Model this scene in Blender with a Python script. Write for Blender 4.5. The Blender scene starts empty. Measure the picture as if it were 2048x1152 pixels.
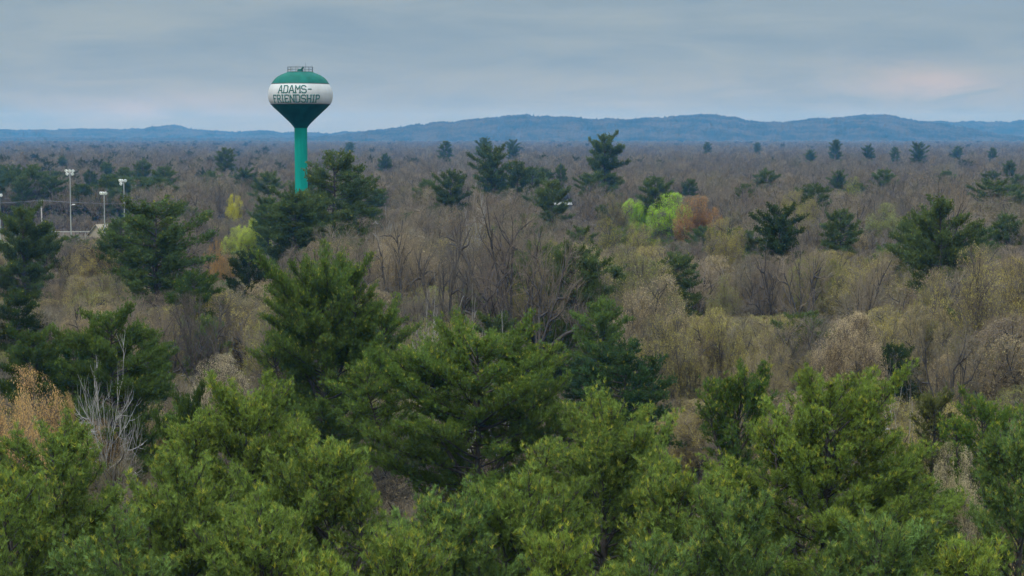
import bpy, math, random
import numpy as np
from mathutils import Vector

HAZE = 0.98e-4
R = math.radians
random.seed(7)
scene = bpy.context.scene
COL = scene.collection

# ------------------------------------------------------------------ camera
CAM_H, F, HORIZON = 30.0, 3584.0, 270.0
PITCH = math.atan((576.0 - HORIZON) / F)
cp, sp = math.cos(PITCH), math.sin(PITCH)


def world(px, py, d):
    """point at horizontal depth d metres that shows at photo pixel (px, py)"""
    u, v = (px - 1024.0) / F, -(py - 576.0) / F
    y, z = cp + sp * v, -sp + cp * v
    return u * d / y, d, CAM_H + z * d / y


def ppm(d):
    return F / d * cp


cam_data = bpy.data.cameras.new('camera')
cam_data.sensor_width = 36.0
cam_data.lens = F * 36.0 / 2048.0
cam_data.clip_start = 0.5
cam_data.clip_end = 30000
cam = bpy.data.objects.new('camera', cam_data)
cam.location = (0, 0, CAM_H)
cam.rotation_euler = (R(90) - PITCH, 0, 0)
COL.objects.link(cam)
scene.camera = cam


# ------------------------------------------------------------------ node helpers
def new_mat(name):
    m = bpy.data.materials.new(name)
    m.use_nodes = True
    nt = m.node_tree
    nt.nodes.clear()
    out = nt.nodes.new('ShaderNodeOutputMaterial')
    return m, nt, out


def N(nt, kind, **kw):
    n = nt.nodes.new(kind)
    for k, v in kw.items():
        if k.startswith('i_'):
            n.inputs[int(k[2:])].default_value = v
        else:
            setattr(n, k, v)
    return n


def math_node(nt, op, a, b=None, c=None, clamp=False):
    n = nt.nodes.new('ShaderNodeMath')
    n.operation = op
    n.use_clamp = clamp
    for i, x in enumerate((a, b, c)):
        if x is None:
            continue
        if isinstance(x, (int, float)):
            n.inputs[i].default_value = x
        else:
            nt.links.new(x, n.inputs[i])
    return n.outputs[0]


def mix_rgb(nt, fac, a, b, blend='MIX'):
    n = nt.nodes.new('ShaderNodeMix')
    n.data_type = 'RGBA'
    n.blend_type = blend
    for idx, x in ((0, fac), (6, a), (7, b)):
        if isinstance(x, (int, float)):
            n.inputs[idx].default_value = x
        elif isinstance(x, tuple):
            n.inputs[idx].default_value = (*x, 1.0) if len(x) == 3 else x
        else:
            nt.links.new(x, n.inputs[idx])
    return n.outputs[2]


def ramp(nt, fac, stops):
    n = nt.nodes.new('ShaderNodeValToRGB')
    el = n.color_ramp.elements
    while len(el) < len(stops):
        el.new(0.5)
    for e, (p, c) in zip(el, stops):
        e.position = p
        e.color = (*c, 1.0)
    nt.links.new(fac, n.inputs[0])
    return n.outputs[0]


def plain(name, color, rough=0.7, metal=0.0, noise=0.15, scale=3.0, streak=False, spec=0.5):
    m, nt, out = new_mat(name)
    b = N(nt, 'ShaderNodeBsdfPrincipled')
    b.inputs['Roughness'].default_value = rough
    b.inputs['Metallic'].default_value = metal
    b.inputs['Specular IOR Level'].default_value = spec
    tc = N(nt, 'ShaderNodeTexCoord')
    mp = N(nt, 'ShaderNodeMapping')
    mp.inputs['Scale'].default_value = (scale, scale, scale * (0.12 if streak else 1.0))
    nt.links.new(tc.outputs['Object'], mp.inputs[0])
    no = N(nt, 'ShaderNodeTexNoise')
    no.inputs['Scale'].default_value = 1.0
    no.inputs['Detail'].default_value = 6.0
    nt.links.new(mp.outputs[0], no.inputs['Vector'])
    lo = tuple(c * (1 - noise * 2) for c in color)
    hi = tuple(min(1, c * (1 + noise)) for c in color)
    c = ramp(nt, no.outputs[0], [(0.25, lo), (0.75, hi)])
    nt.links.new(c, b.inputs['Base Color'])
    nt.links.new(b.outputs[0], out.inputs[0])
    return m


# ------------------------------------------------------------------ materials
def foliage_mat(name, tips=(0.44, 0.42, 0.05), transl=0.22):
    """needles: object colour, varied by the per-tuft tint; new shoots are yellow"""
    m, nt, out = new_mat(name)
    oi = N(nt, 'ShaderNodeObjectInfo')
    at = N(nt, 'ShaderNodeAttribute', attribute_name='tint')
    sep = N(nt, 'ShaderNodeSeparateColor')
    nt.links.new(at.outputs['Color'], sep.inputs[0])
    br = N(nt, 'ShaderNodeMapRange')
    br.inputs[3].default_value, br.inputs[4].default_value = 0.55, 1.5
    nt.links.new(sep.outputs[0], br.inputs[0])
    vm = N(nt, 'ShaderNodeVectorMath', operation='SCALE')
    nt.links.new(oi.outputs['Color'], vm.inputs[0])
    nt.links.new(br.outputs[0], vm.inputs['Scale'])
    warm = mix_rgb(nt, math_node(nt, 'MULTIPLY', sep.outputs[2], 0.42), vm.outputs[0], (0.14, 0.165, 0.03))
    c = mix_rgb(nt, sep.outputs[1], warm, tips)
    d = N(nt, 'ShaderNodeBsdfDiffuse')
    t = N(nt, 'ShaderNodeBsdfTranslucent')
    nt.links.new(c, d.inputs[0])
    nt.links.new(c, t.inputs[0])
    ms = N(nt, 'ShaderNodeMixShader')
    ms.inputs[0].default_value = transl
    nt.links.new(d.outputs[0], ms.inputs[1])
    nt.links.new(t.outputs[0], ms.inputs[2])
    nt.links.new(ms.outputs[0], out.inputs[0])
    return m


def bark_mat(name, a, b, scale=4.0):
    return plain(name, tuple((x + y) / 2 for x, y in zip(a, b)), 0.9, 0, 0.3, scale)


def random_mat(name, stops, transl=0.0, tint=True):
    """colour picked per tree from the stops, small variation per twig"""
    m, nt, out = new_mat(name)
    oi = N(nt, 'ShaderNodeObjectInfo')
    c = ramp(nt, oi.outputs['Random'], stops)
    if tint:
        at = N(nt, 'ShaderNodeAttribute', attribute_name='tint')
        br = N(nt, 'ShaderNodeMapRange')
        br.inputs[3].default_value, br.inputs[4].default_value = 0.6, 1.4
        nt.links.new(at.outputs['Fac'], br.inputs[0])
        vm = N(nt, 'ShaderNodeVectorMath', operation='SCALE')
        nt.links.new(c, vm.inputs[0])
        nt.links.new(br.outputs[0], vm.inputs['Scale'])
        c = vm.outputs[0]
    d = N(nt, 'ShaderNodeBsdfDiffuse')
    nt.links.new(c, d.inputs[0])
    last = d.outputs[0]
    if transl:
        t = N(nt, 'ShaderNodeBsdfTranslucent')
        nt.links.new(c, t.inputs[0])
        ms = N(nt, 'ShaderNodeMixShader')
        ms.inputs[0].default_value = transl
        nt.links.new(last, ms.inputs[1])
        nt.links.new(t.outputs[0], ms.inputs[2])
        last = ms.outputs[0]
    nt.links.new(last, out.inputs[0])
    return m


M_NEEDLE = foliage_mat('pine_needles')
M_LEAF = foliage_mat('spring_buds', tips=(0.45, 0.40, 0.16), transl=0.35)
M_PBARK = bark_mat('pine_bark', (0.05, 0.042, 0.036), (0.09, 0.078, 0.07))
M_DBARK = bark_mat('oak_bark', (0.045, 0.038, 0.032), (0.08, 0.068, 0.058))
M_WHITE = bark_mat('bleached_wood', (0.33, 0.32, 0.295), (0.50, 0.485, 0.45))
TW = [(0.0, (0.122, 0.104, 0.085)), (0.15, (0.215, 0.179, 0.122)), (0.3, (0.158, 0.131, 0.104)), (0.45, (0.271, 0.221, 0.147)),
      (0.6, (0.175, 0.140, 0.111)), (0.75, (0.130, 0.115, 0.093)), (0.88, (0.232, 0.201, 0.138)), (1.0, (0.167, 0.149, 0.099))]
M_TWIG = random_mat('grey_brown_twigs', TW)
M_FARBUD = random_mat('far_buds', [(0.0, (0.24, 0.19, 0.09)), (0.25, (0.20, 0.165, 0.08)), (0.5, (0.17, 0.165, 0.06)),
                                   (0.75, (0.24, 0.165, 0.09)), (1.0, (0.17, 0.18, 0.055))], 0.3)
M_FARPINE = random_mat('far_needles', [(0.0, (0.055, 0.080, 0.032)), (0.5, (0.070, 0.095, 0.038)),
                                       (1.0, (0.085, 0.098, 0.042))], 0.25)
M_BRUSH = random_mat('brush_twigs', [(0.0, (0.12, 0.097, 0.08)), (0.5, (0.145, 0.115, 0.083)), (0.8, (0.11, 0.095, 0.075)),
                                     (1.0, (0.105, 0.105, 0.055))])


# ------------------------------------------------------------------ mesh helpers
class Mesh:
    def __init__(self):
        self.v, self.f, self.m, self.t, self.n = [], [], [], [], 0

    def add(self, V, Fc, mat=0, tint=None):
        V = np.asarray(V, dtype=np.float32).reshape(-1, 3)
        Fc = np.asarray(Fc, dtype=np.int32)
        if len(V) == 0:
            return
        self.v.append(V)
        self.f.append(Fc + self.n)
        self.m.append(np.full(len(Fc), mat, np.int32))
        if tint is None:
            tint = np.full((len(V), 3), 0.5, np.float32)
        self.t.append(np.asarray(tint, np.float32))
        self.n += len(V)

    def build(self, name, mats, smooth=False):
        me = bpy.data.meshes.new(name)
        V = np.concatenate(self.v)
        loops = np.concatenate([f.ravel() for f in self.f])
        tot = np.concatenate([np.full(len(f), f.shape[1], np.int32) for f in self.f])
        start = np.concatenate([[0], np.cumsum(tot)[:-1]]).astype(np.int32)
        me.vertices.add(len(V))
        me.vertices.foreach_set('co', V.ravel())
        me.loops.add(len(loops))
        me.loops.foreach_set('vertex_index', loops)
        me.polygons.add(len(tot))
        me.polygons.foreach_set('loop_start', start)
        me.polygons.foreach_set('loop_total', tot)
        me.polygons.foreach_set('material_index', np.concatenate(self.m))
        if smooth:
            me.polygons.foreach_set('use_smooth', np.ones(len(tot), bool))
        at = me.color_attributes.new('tint', 'FLOAT_COLOR', 'POINT')
        T = np.concatenate(self.t)
        at.data.foreach_set('color', np.concatenate([T, np.ones((len(T), 1), np.float32)], 1).ravel())
        for m in mats:
            me.materials.append(m)
        me.update(calc_edges=True)
        return me


def unit(a):
    return a / np.maximum(np.linalg.norm(a, axis=-1, keepdims=True), 1e-9)


def perp(d):
    ref = np.where(np.abs(d[..., 2:3]) < 0.9, np.array([0, 0, 1.0]), np.array([1.0, 0, 0]))
    a = unit(np.cross(d, ref))
    return a, np.cross(d, a)


def tubes(mesh, A, B, ra, rb, k=3, mat=0, tint=None):
    A, B = np.asarray(A, float).reshape(-1, 3), np.asarray(B, float).reshape(-1, 3)
    n = len(A)
    if n == 0:
        return
    ra, rb = np.broadcast_to(ra, (n,)), np.broadcast_to(rb, (n,))
    d = unit(B - A)
    p, q = perp(d)
    ang = np.arange(k) * 2 * np.pi / k
    ring = np.cos(ang)[None, :, None] * p[:, None] + np.sin(ang)[None, :, None] * q[:, None]
    V = np.concatenate([A[:, None] + ring * ra[:, None, None], B[:, None] + ring * rb[:, None, None]], 1)
    i = np.arange(k)
    quad = np.stack([i, (i + 1) % k, (i + 1) % k + k, i + k], 1)
    Fc = (quad[None] + (np.arange(n) * 2 * k)[:, None, None]).reshape(-1, 4)
    if tint is not None:
        tint = np.repeat(np.asarray(tint, np.float32).reshape(n, 1, 1), 2 * k, 1)
        tint = np.repeat(tint, 3, 2).reshape(-1, 3)
    mesh.add(V, Fc, mat, tint)


def poly_tubes(mesh, P, r0, r1, k=3, mat=0, tint=None):
    """P (n, m, 3) polylines, tapering r0 -> r1"""
    n, m = P.shape[:2]
    s = np.linspace(0, 1, m)
    r = np.asarray(r0)[:, None] * (1 - s) + np.asarray(r1)[:, None] * s
    for j in range(m - 1):
        tubes(mesh, P[:, j], P[:, j + 1], r[:, j], r[:, j + 1], k, mat, tint)


def sample(P, idx, s):
    """points and tangents on polylines P[idx] at parameter s"""
    m = P.shape[1]
    x = np.clip(s * (m - 1), 0, m - 1.0001)
    j = x.astype(int)
    f = (x - j)[:, None]
    a, b = P[idx, j], P[idx, j + 1]
    return a * (1 - f) + b * f, unit(b - a)


def grow(rng, start, d, length, nseg, wob, up):
    n = len(start)
    P = np.zeros((n, nseg + 1, 3))
    P[:, 0] = start
    d = unit(d)
    for j in range(nseg):
        d = unit(d + rng.normal(0, wob, (n, 3)) + np.array([0, 0, up]))
        P[:, j + 1] = P[:, j] + d * (length / nseg)[:, None]
    return P


# ------------------------------------------------------------------ pines
def make_pine(seed, h, w, base=0.3, density=1.0, blades=11, blade=(0.165, 0.021), asc=1.0, gaps=0.12,
              tips=0.6, tops=(), whorl=0.62, spread=1.0, lean=0.0, prof_k=0.55, round_k=0.42, fluff=0.10):
    """white pine: straight stem, whorls of upswept limbs, plumes of needle tufts. returns (trunk, crown) meshes"""
    rng = np.random.default_rng(seed)
    T, C = Mesh(), Mesh()
    axes = [(np.array([0, 0, 0.0]), np.array([lean, 0, h]), base * h, w / 2, 0.012 * h + 0.05)]
    for (dx, dy, hh, ww, z0) in tops:       # co-dominant tops on an up-curving limb
        axes.append((np.array([lean * z0 / h, 0, z0]), np.array([dx, dy, hh]), None, ww / 2, 0.11))
    BP, BL, BT, BR = [], [], [], []
    for a, b, zb, rad, tr in axes:
        m = 9
        s = np.linspace(0, 1, m)[:, None]
        P = a + (b - a) * s
        if zb is None:                      # swing out first, then up
            P[:, :2] = a[:2] + (b - a)[:2] * (1 - (1 - s) ** 2.2)
        P[1:-1, :2] += rng.normal(0, 0.06 if zb is not None else 0.05, (m - 2, 2))
        r = tr * (1 - s[:, 0]) ** 0.8 + 0.015
        for j in range(m - 1):
            tubes(T, P[j:j + 1], P[j + 1:j + 2], r[j:j + 1], r[j + 1:j + 2], 7)
        L = np.linalg.norm(b - a)
        s0 = 0.35 if zb is None else zb / h
        sz = s0
        while sz < 0.985:
            t = (sz - s0) / (1 - s0)
            p, _ = sample(P[None], np.zeros(1, int), np.array([sz]))
            nb = rng.integers(4, 6)
            az0 = rng.uniform(0, 6.28)
            for k in range(nb):
                if rng.random() < gaps:
                    continue
                az = az0 + 6.283 * k / nb + rng.normal(0, 0.25)
                pr = min(1.0, ((1 - t) * (1 - s0) * L / (round_k * 2 * rad)) ** prof_k) * (0.72 + 0.28 * min(1, t / 0.35))
                ln = rad * max(pr, 0.30) * (rng.uniform(0.55, 1.08) if rng.random() < 0.8 else rng.uniform(0.95, 1.25))
                el = R(-4 + 46 * t ** 1.3 * asc + rng.normal(0, 7) + 6 * asc)
                d = np.array([math.cos(az) * math.cos(el), math.sin(az) * math.cos(el), math.sin(el)])
                BP.append(p[0] + np.array([0, 0, rng.normal(0, 0.1)]))
                BL.append(max(ln / max(0.55, math.cos(el)) * 0.97, 0.45))
                BT.append(t)
                BR.append(d)
            sz += whorl / L * rng.uniform(0.7, 1.3) * (1.0 - 0.5 * t)
    BP, BL, BT, BR = map(np.array, (BP, BL, BT, BR))
    nseg = 6
    P = grow(rng, BP, BR, BL, nseg, 0.06, 0.045 * (0.6 + 0.4 * asc))
    br = 0.012 + 0.012 * BL
    poly_tubes(T, P, br, np.full(len(BL), 0.008), 4)
    # side shoots
    ns = np.maximum(4, (BL / 0.135 * density).astype(int))
    idx = np.repeat(np.arange(len(BL)), ns)
    s = rng.uniform(0.16, 1.0, len(idx)) ** 0.8
    p, tan = sample(P, idx, s)
    side = unit(np.cross(tan, np.array([0, 0, 1.0])) + rng.normal(0, 0.25, (len(idx), 3)))
    sgn = np.where(rng.random(len(idx)) < 0.5, 1, -1)[:, None] * rng.uniform(0.35, 1.0, (len(idx), 1))
    ang = (R(58) - R(30) * s)[:, None] * rng.uniform(0.7, 1.15, (len(idx), 1))
    d2 = unit(tan * np.cos(ang) + side * sgn * np.sin(ang) * spread + np.array([0, 0, 1.0]) * rng.uniform(-0.08, 0.55, (len(idx), 1)))
    l2 = np.maximum(0.30, BL[idx] * (0.15 + 0.34 * (1 - s)) * rng.uniform(0.5, 1.15, len(idx)))
    l2 = np.minimum(l2, 1.7)
    P2 = grow(rng, p, d2, l2, 3, 0.08, 0.13)
    poly_tubes(C, P2, np.full(len(idx), 0.014), np.full(len(idx), 0.006), 3, 1)
    # tufts along the shoots
    nt = np.maximum(2, (l2 / 0.135 * density).astype(int))
    i3 = np.repeat(np.arange(len(idx)), nt)
    s3 = rng.uniform(0.15, 1.05, len(i3))
    s3[np.cumsum(nt) - 1] = 1.0
    p3, t3 = sample(P2, i3, np.minimum(s3, 1.0))
    p3 = p3 + rng.normal(0, fluff, p3.shape)
    d3 = unit(t3 * 0.75 + np.array([0, 0, 0.42]) + rng.normal(0, 0.38, p3.shape))
    terminal = s3 >= 1.0
    topness = BT[idx][i3]
    # limb ends too
    nl = np.full(len(BL), 4)
    i4 = np.repeat(np.arange(len(BL)), nl)
    p4, t4 = sample(P, i4, rng.uniform(0.8, 1.0, len(i4)))
    d4 = unit(t4 + np.array([0, 0, 0.5]) + rng.normal(0, 0.25, p4.shape))
    shade = np.concatenate([rng.normal(0.5, 0.11, len(BL))[idx][i3] + rng.normal(0, 0.10, len(idx))[i3] + rng.normal(0, 0.13, len(i3)), rng.normal(0.55, 0.15, len(i4))])
    limb_warm = rng.random(len(BL))
    warm = np.concatenate([limb_warm[idx][i3] * 0.5 + rng.random(len(i3)) * 0.4, limb_warm[i4] * 0.5 + rng.random(len(i4)) * 0.4])
    new = np.concatenate([np.where(terminal & (rng.random(len(i3)) < tips * np.clip(topness * 1.3 - 0.25, 0.04, 1) * 0.6), rng.uniform(0.15, 0.75, len(i3)), 0.0),
                          np.where(rng.random(len(i4)) < tips * np.clip(BT[i4] * 1.3 - 0.2, 0.06, 1), rng.uniform(0.2, 0.8, len(i4)), 0.0)])
    pos, dr = np.concatenate([p3, p4]), np.concatenate([d3, d4])
    # new shoots stand upright and short
    dr[new > 0] = unit(dr[new > 0] * 0.35 + np.array([0, 0, 1.0]))
    n = len(pos)
    m = blades
    ph = rng.uniform(0.15, 0.95, (n, m))
    th = rng.uniform(0, 6.283, (n, m))
    a, b = perp(dr)
    nd = (dr[:, None] * np.cos(ph)[..., None] + (a[:, None] * np.cos(th)[..., None] + b[:, None] * np.sin(th)[..., None]) * np.sin(ph)[..., None])
    ln = rng.uniform(0.65, 1.2, (n, m, 1)) * blade[0]
    org = pos[:, None] - dr[:, None] * rng.uniform(0, 0.10, (n, m, 1)) + rng.normal(0, 0.015, (n, m, 3))
    sd = unit(np.cross(nd, rng.normal(0, 1, (n, m, 3)))) * blade[1] * 0.5
    V = np.stack([org - sd, org + sd, org + nd * ln], 2).reshape(-1, 3)
    Fc = np.arange(n * m * 3).reshape(-1, 3)
    tint = np.stack([np.clip(shade, 0, 1), new, np.clip(warm, 0, 1)], 1)
    tint = np.repeat(tint, m * 3, 0)
    C.add(V, Fc, 0, tint)
    zt = np.percentile(V[:, 2], 99.8)
    rr_ = np.percentile(np.hypot(V[:, 0], V[:, 1]), 95.5)
    sc3 = np.array([w / 2 / rr_, w / 2 / rr_, h / zt], np.float32)
    for M_ in (T, C):
        for v in M_.v:
            v *= sc3
    return T, C


# ------------------------------------------------------------------ broadleaf trees
def make_broadleaf(seed, h, w, kids=(5, 7, 7, 6), trunk=0.32, wob=0.10, up=(0.05, 0.08, 0.10, 0.12), buds=0, bud=(0.07, 0.05),
                   twig_r=0.011, limb_k=1.0, twig_seg=2, clump=1.0, young=0.15, stems=1, dome=0.58, domek=0.35):
    rng = np.random.default_rng(seed)
    T, C = Mesh(), Mesh()
    lean = rng.normal(0, 0.06, 2)
    st = np.zeros((stems, 3))
    dd = np.tile(np.array([lean[0], lean[1], 1.0]), (stems, 1))
    if stems > 1:
        st[:, :2] = rng.normal(0, 0.35, (stems, 2))
        dd[:, :2] += rng.normal(0, 0.22, (stems, 2))
    r0 = (0.016 * h + 0.06) * limb_k / stems ** 0.4
    P = grow(rng, st, dd, np.full(stems, trunk * h), 6, wob * 0.5, 0.05)
    poly_tubes(T, P, np.full(stems, r0), np.full(stems, r0 * 0.72), 7)
    parts = [(P, np.full(stems, r0 * 0.72), np.full(stems, trunk * h))]
    spec = [(0.62, 1.0, 26, 58, 0.62 * h, 7, wob), (0.22, 1.0, 28, 62, 0.30 * h, 5, wob * 1.1), (0.2, 1.0, 25, 60, 0.155 * h, 4, wob * 1.1), (0.15, 1.0, 22, 55, 0.078 * h, twig_seg, wob)]
    out = []
    for lv, (s0, s1, a0, a1, ln, nseg, wb) in enumerate(spec[:len(kids)]):
        Pp, rp, lp = parts[-1]
        idx = np.repeat(np.arange(len(Pp)), kids[lv])
        s = rng.uniform(s0, s1, len(idx))
        if lv == 0:
            s[::kids[0]] = 1.0
        p, tan = sample(Pp, idx, s)
        a, b = perp(tan)
        az = rng.uniform(0, 6.283, len(idx))
        if lv == 0:
            az = np.tile(np.arange(kids[0]) * 6.283 / kids[0], len(Pp)) + rng.normal(0, 0.4, len(idx))
        ang = np.radians(rng.uniform(a0, a1, len(idx)))
        if lv == 0:
            ang[::kids[0]] *= 0.35
        d = tan * np.cos(ang)[:, None] + (a * np.cos(az)[:, None] + b * np.sin(az)[:, None]) * np.sin(ang)[:, None]
        L = ln * rng.uniform(0.6, 1.15, len(idx)) * (1.15 - 0.45 * s if lv else 1.0)
        Pn = grow(rng, p, d, L, nseg, wb, up[lv])
        rr = [r0 * 0.55, r0 * 0.26, 0.036, twig_r][lv] * rng.uniform(0.75, 1.15, len(idx))
        re = [r0 * 0.15, 0.026, 0.014, twig_r * 0.5][lv]
        if lv < 2:
            poly_tubes(T, Pn, rr, np.full(len(idx), re), 6 if lv == 0 else 4)
        else:
            poly_tubes(C, Pn, rr, np.full(len(idx), re), 3, 0, np.clip(rng.normal(0.5, 0.16, len(idx)), 0, 1))
        parts.append((Pn, np.full(len(idx), re), L))
        out.append(Pn)
    if buds:
        q = np.concatenate([rng.integers(0, len(out[-1]), buds)])
        p, tan = sample(out[-1], q, rng.uniform(0.35, 1.0, buds) ** 0.6)
        g = rng.normal(0, 0.05 * clump, (buds, 3))
        p = p + g
        d = unit(tan + rng.normal(0, 0.8, (buds, 3)))
        a, b = perp(d)
        sz = rng.uniform(0.6, 1.3, (buds, 1))
        a, d = a * bud[1] * 0.5 * sz, d * bud[0] * sz
        V = np.stack([p - a * 0.3, p + d * 0.5 - a, p + d, p + d * 0.5 + a], 1).reshape(-1, 3)
        sh = rng.normal(0.5, 0.17, len(out[-1]))[q] * 0.6 + rng.normal(0.2, 0.1, buds)
        yt = np.where(rng.random(buds) < young, rng.uniform(0.2, 0.8, buds), 0)
        tint = np.repeat(np.stack([np.clip(sh, 0, 1), yt, np.zeros(buds)], 1), 4, 0)
        C.add(V, np.arange(buds * 4).reshape(-1, 4), 1, tint)
    # fit to the asked height and crown width
    allv = np.concatenate([v for v in C.v])
    top = np.percentile(allv[:, 2], 99.7)
    cx, cy = np.median(allv[:, 0]), np.median(allv[:, 1])
    rad = np.percentile(np.hypot(allv[:, 0] - cx, allv[:, 1] - cy), 95)
    k = np.array([w / 2 / rad, w / 2 / rad, h / top], np.float32)
    kz = h / top
    for M_ in (T, C):
        for v in M_.v:
            f = np.clip(v[:, 2:3] / (top * trunk), 0, 1)
            v[:, :2] = v[:, :2] * k[:2] - np.array([cx, cy], np.float32) * k[:2] * f * 0.8
            v[:, 2] *= kz
            if dome:
                cz, rz_, rx = h * dome, h * (1.0 - dome), w / 2 * 1.04
                q = (v - np.array([0, 0, cz], np.float32)) / np.array([rx, rx, np.where(True, rz_, 1)], np.float32)
                q[:, 2] = np.where(q[:, 2] < 0, q[:, 2] * rz_ / (cz * 0.72), q[:, 2])
                rho = np.linalg.norm(q, axis=1, keepdims=True)
                hub = v[:, 2:3] > h * 0.22
                f2 = np.where(hub & (rho > 0.92), (0.92 + (rho - 0.92) * domek) / np.maximum(rho, 1e-3), 1.0)
                v[:] = (v - np.array([0, 0, cz], np.float32)) * f2 + np.array([0, 0, cz], np.float32)
    return T, C


# ------------------------------------------------------------------ object helpers
def tag(o, label=None, cat=None, group=None, kind=None):
    if label:
        o['label'] = label
    if cat:
        o['category'] = cat
    if group:
        o['group'] = group
    if kind:
        o['kind'] = kind
    return o


def empty(name, loc=(0, 0, 0), rz=0.0):
    o = bpy.data.objects.new(name, None)
    o.empty_display_size = 0.5
    o.location = loc
    o.rotation_euler = (0, 0, rz)
    COL.objects.link(o)
    return o


def link(name, me, parent=None):
    o = bpy.data.objects.new(name, me)
    COL.objects.link(o)
    if parent is not None:
        o.parent = parent
    return o


PARTS = {}


def tree_from(name, trunk_me, crown_me, loc, rz=0, scale=(1, 1, 1), color=None):
    r = empty(name, loc, rz)
    r.scale = scale
    t = link('trunk', trunk_me, r)
    c = link('crown', crown_me, r)
    if color:
        c.color = (*color, 1)
    PARTS[r.name] = (t, c)
    return r


# ------------------------------------------------------------------ light, sky, air
SUN_EL, SUN_AZ = R(56), R(215)          # azimuth clockwise from +Y: behind the camera, to its left
sun_dir = Vector((math.sin(SUN_AZ) * math.cos(SUN_EL), math.cos(SUN_AZ) * math.cos(SUN_EL), math.sin(SUN_EL)))
ld = bpy.data.lights.new('sun', 'SUN')
ld.energy = 2.0
ld.angle = R(14)
ld.color = (1.0, 0.95, 0.86)
lo = bpy.data.objects.new('sun', ld)
lo.rotation_euler = (-sun_dir).to_track_quat('-Z', 'Y').to_euler()
lo.location = (0, -50, 300)
COL.objects.link(lo)

w = bpy.data.worlds.new('World')
scene.world = w
w.use_nodes = True
nt = w.node_tree
nt.nodes.clear()
wo = nt.nodes.new('ShaderNodeOutputWorld')
bg = nt.nodes.new('ShaderNodeBackground')
bg.inputs[1].default_value = 0.1
nt.links.new(bg.outputs[0], wo.inputs[0])
sky = nt.nodes.new('ShaderNodeTexSky')
sky.sky_type = 'NISHITA'
sky.sun_disc = False
sky.sun_elevation = SUN_EL
sky.sun_rotation = SUN_AZ
tc = nt.nodes.new('ShaderNodeTexCoord')
sp_ = nt.nodes.new('ShaderNodeSeparateXYZ')
nt.links.new(tc.outputs['Generated'], sp_.inputs[0])
X, Y, Z = sp_.outputs
# the cloud deck: colour by elevation, banks of cloud from stretched noise
el = math_node(nt, 'MAXIMUM', Z, 0.0)
low = ramp(nt, math_node(nt, 'MULTIPLY', el, 8.0), [(0.0, (0.345, 0.375, 0.38)), (0.16, (0.355, 0.40, 0.42)), (0.34, (0.305, 0.375, 0.42)),
                                                     (0.62, (0.31, 0.385, 0.43)), (1.0, (0.42, 0.47, 0.50))])


def cloud_noise(scale, detail, dist=0.4, seed=0.0):
    mp = nt.nodes.new('ShaderNodeMapping')
    mp.inputs['Scale'].default_value = scale
    mp.inputs['Location'].default_value = (seed, seed * 0.7, seed * 1.3)
    nt.links.new(tc.outputs['Generated'], mp.inputs[0])
    n = nt.nodes.new('ShaderNodeTexNoise')
    n.inputs['Scale'].default_value = 1.0
    n.inputs['Detail'].default_value = detail
    n.inputs['Distortion'].default_value = dist
    nt.links.new(mp.outputs[0], n.inputs['Vector'])
    return n.outputs[0]


n1 = cloud_noise((5, 5, 46), 4, 0.6, 3.1)
n2 = cloud_noise((15, 15, 70), 6, 0.8, 9.7)
bank = math_node(nt, 'ADD', math_node(nt, 'MULTIPLY', n1, 0.58), math_node(nt, 'MULTIPLY', n2, 0.42))
mr = N(nt, 'ShaderNodeMapRange')
mr.inputs[1].default_value, mr.inputs[2].default_value = 0.36, 0.64
nt.links.new(bank, mr.inputs[0])
tintc = ramp(nt, mr.outputs[0], [(0.0, (0.80, 0.87, 0.95)), (0.5, (0.97, 0.98, 1.0)), (1.0, (1.14, 1.08, 1.02))])
cloud = mix_rgb(nt, 1.0, low, tintc, 'MULTIPLY')


def glow(px, py, sx, sy, col, amount, cloud_in):
    """a thin place in the deck where warm light comes through"""
    az, e = math.atan((px - 1024) / F), (HORIZON - py) / F
    dx = math_node(nt, 'DIVIDE', math_node(nt, 'SUBTRACT', X, math.sin(az)), sx)
    dz = math_node(nt, 'DIVIDE', math_node(nt, 'SUBTRACT', Z, e), sy)
    d2 = math_node(nt, 'ADD', math_node(nt, 'MULTIPLY', dx, dx), math_node(nt, 'MULTIPLY', dz, dz))
    g = math_node(nt, 'POWER', 2.718, math_node(nt, 'MULTIPLY', d2, -1.0))
    g = math_node(nt, 'MULTIPLY', g, math_node(nt, 'GREATER_THAN', Y, 0.0))
    mr2 = N(nt, 'ShaderNodeMapRange')
    mr2.inputs[1].default_value, mr2.inputs[2].default_value = 0.40, 0.66
    nt.links.new(n2, mr2.inputs[0])
    g = math_node(nt, 'MULTIPLY', g, math_node(nt, 'MULTIPLY', mr2.outputs[0], amount))
    return mix_rgb(nt, g, cloud_in, col)


cloud = glow(1865, 172, 0.030, 0.0065, (0.62, 0.51, 0.475), 0.8, cloud)
cloud = glow(1800, 150, 0.035, 0.011, (0.50, 0.45, 0.44), 0.5, cloud)
cloud = glow(1640, 190, 0.10, 0.011, (0.50, 0.49, 0.50), 0.25, cloud)
cloud = glow(320, 215, 0.055, 0.0075, (0.54, 0.49, 0.50), 0.6, cloud)
cloud = glow(2000, 25, 0.09, 0.006, (0.22, 0.33, 0.47), 0.9, cloud)
cloud = mix_rgb(nt, 1.0, cloud, (0.95, 0.95, 0.955), 'MULTIPLY')
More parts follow.
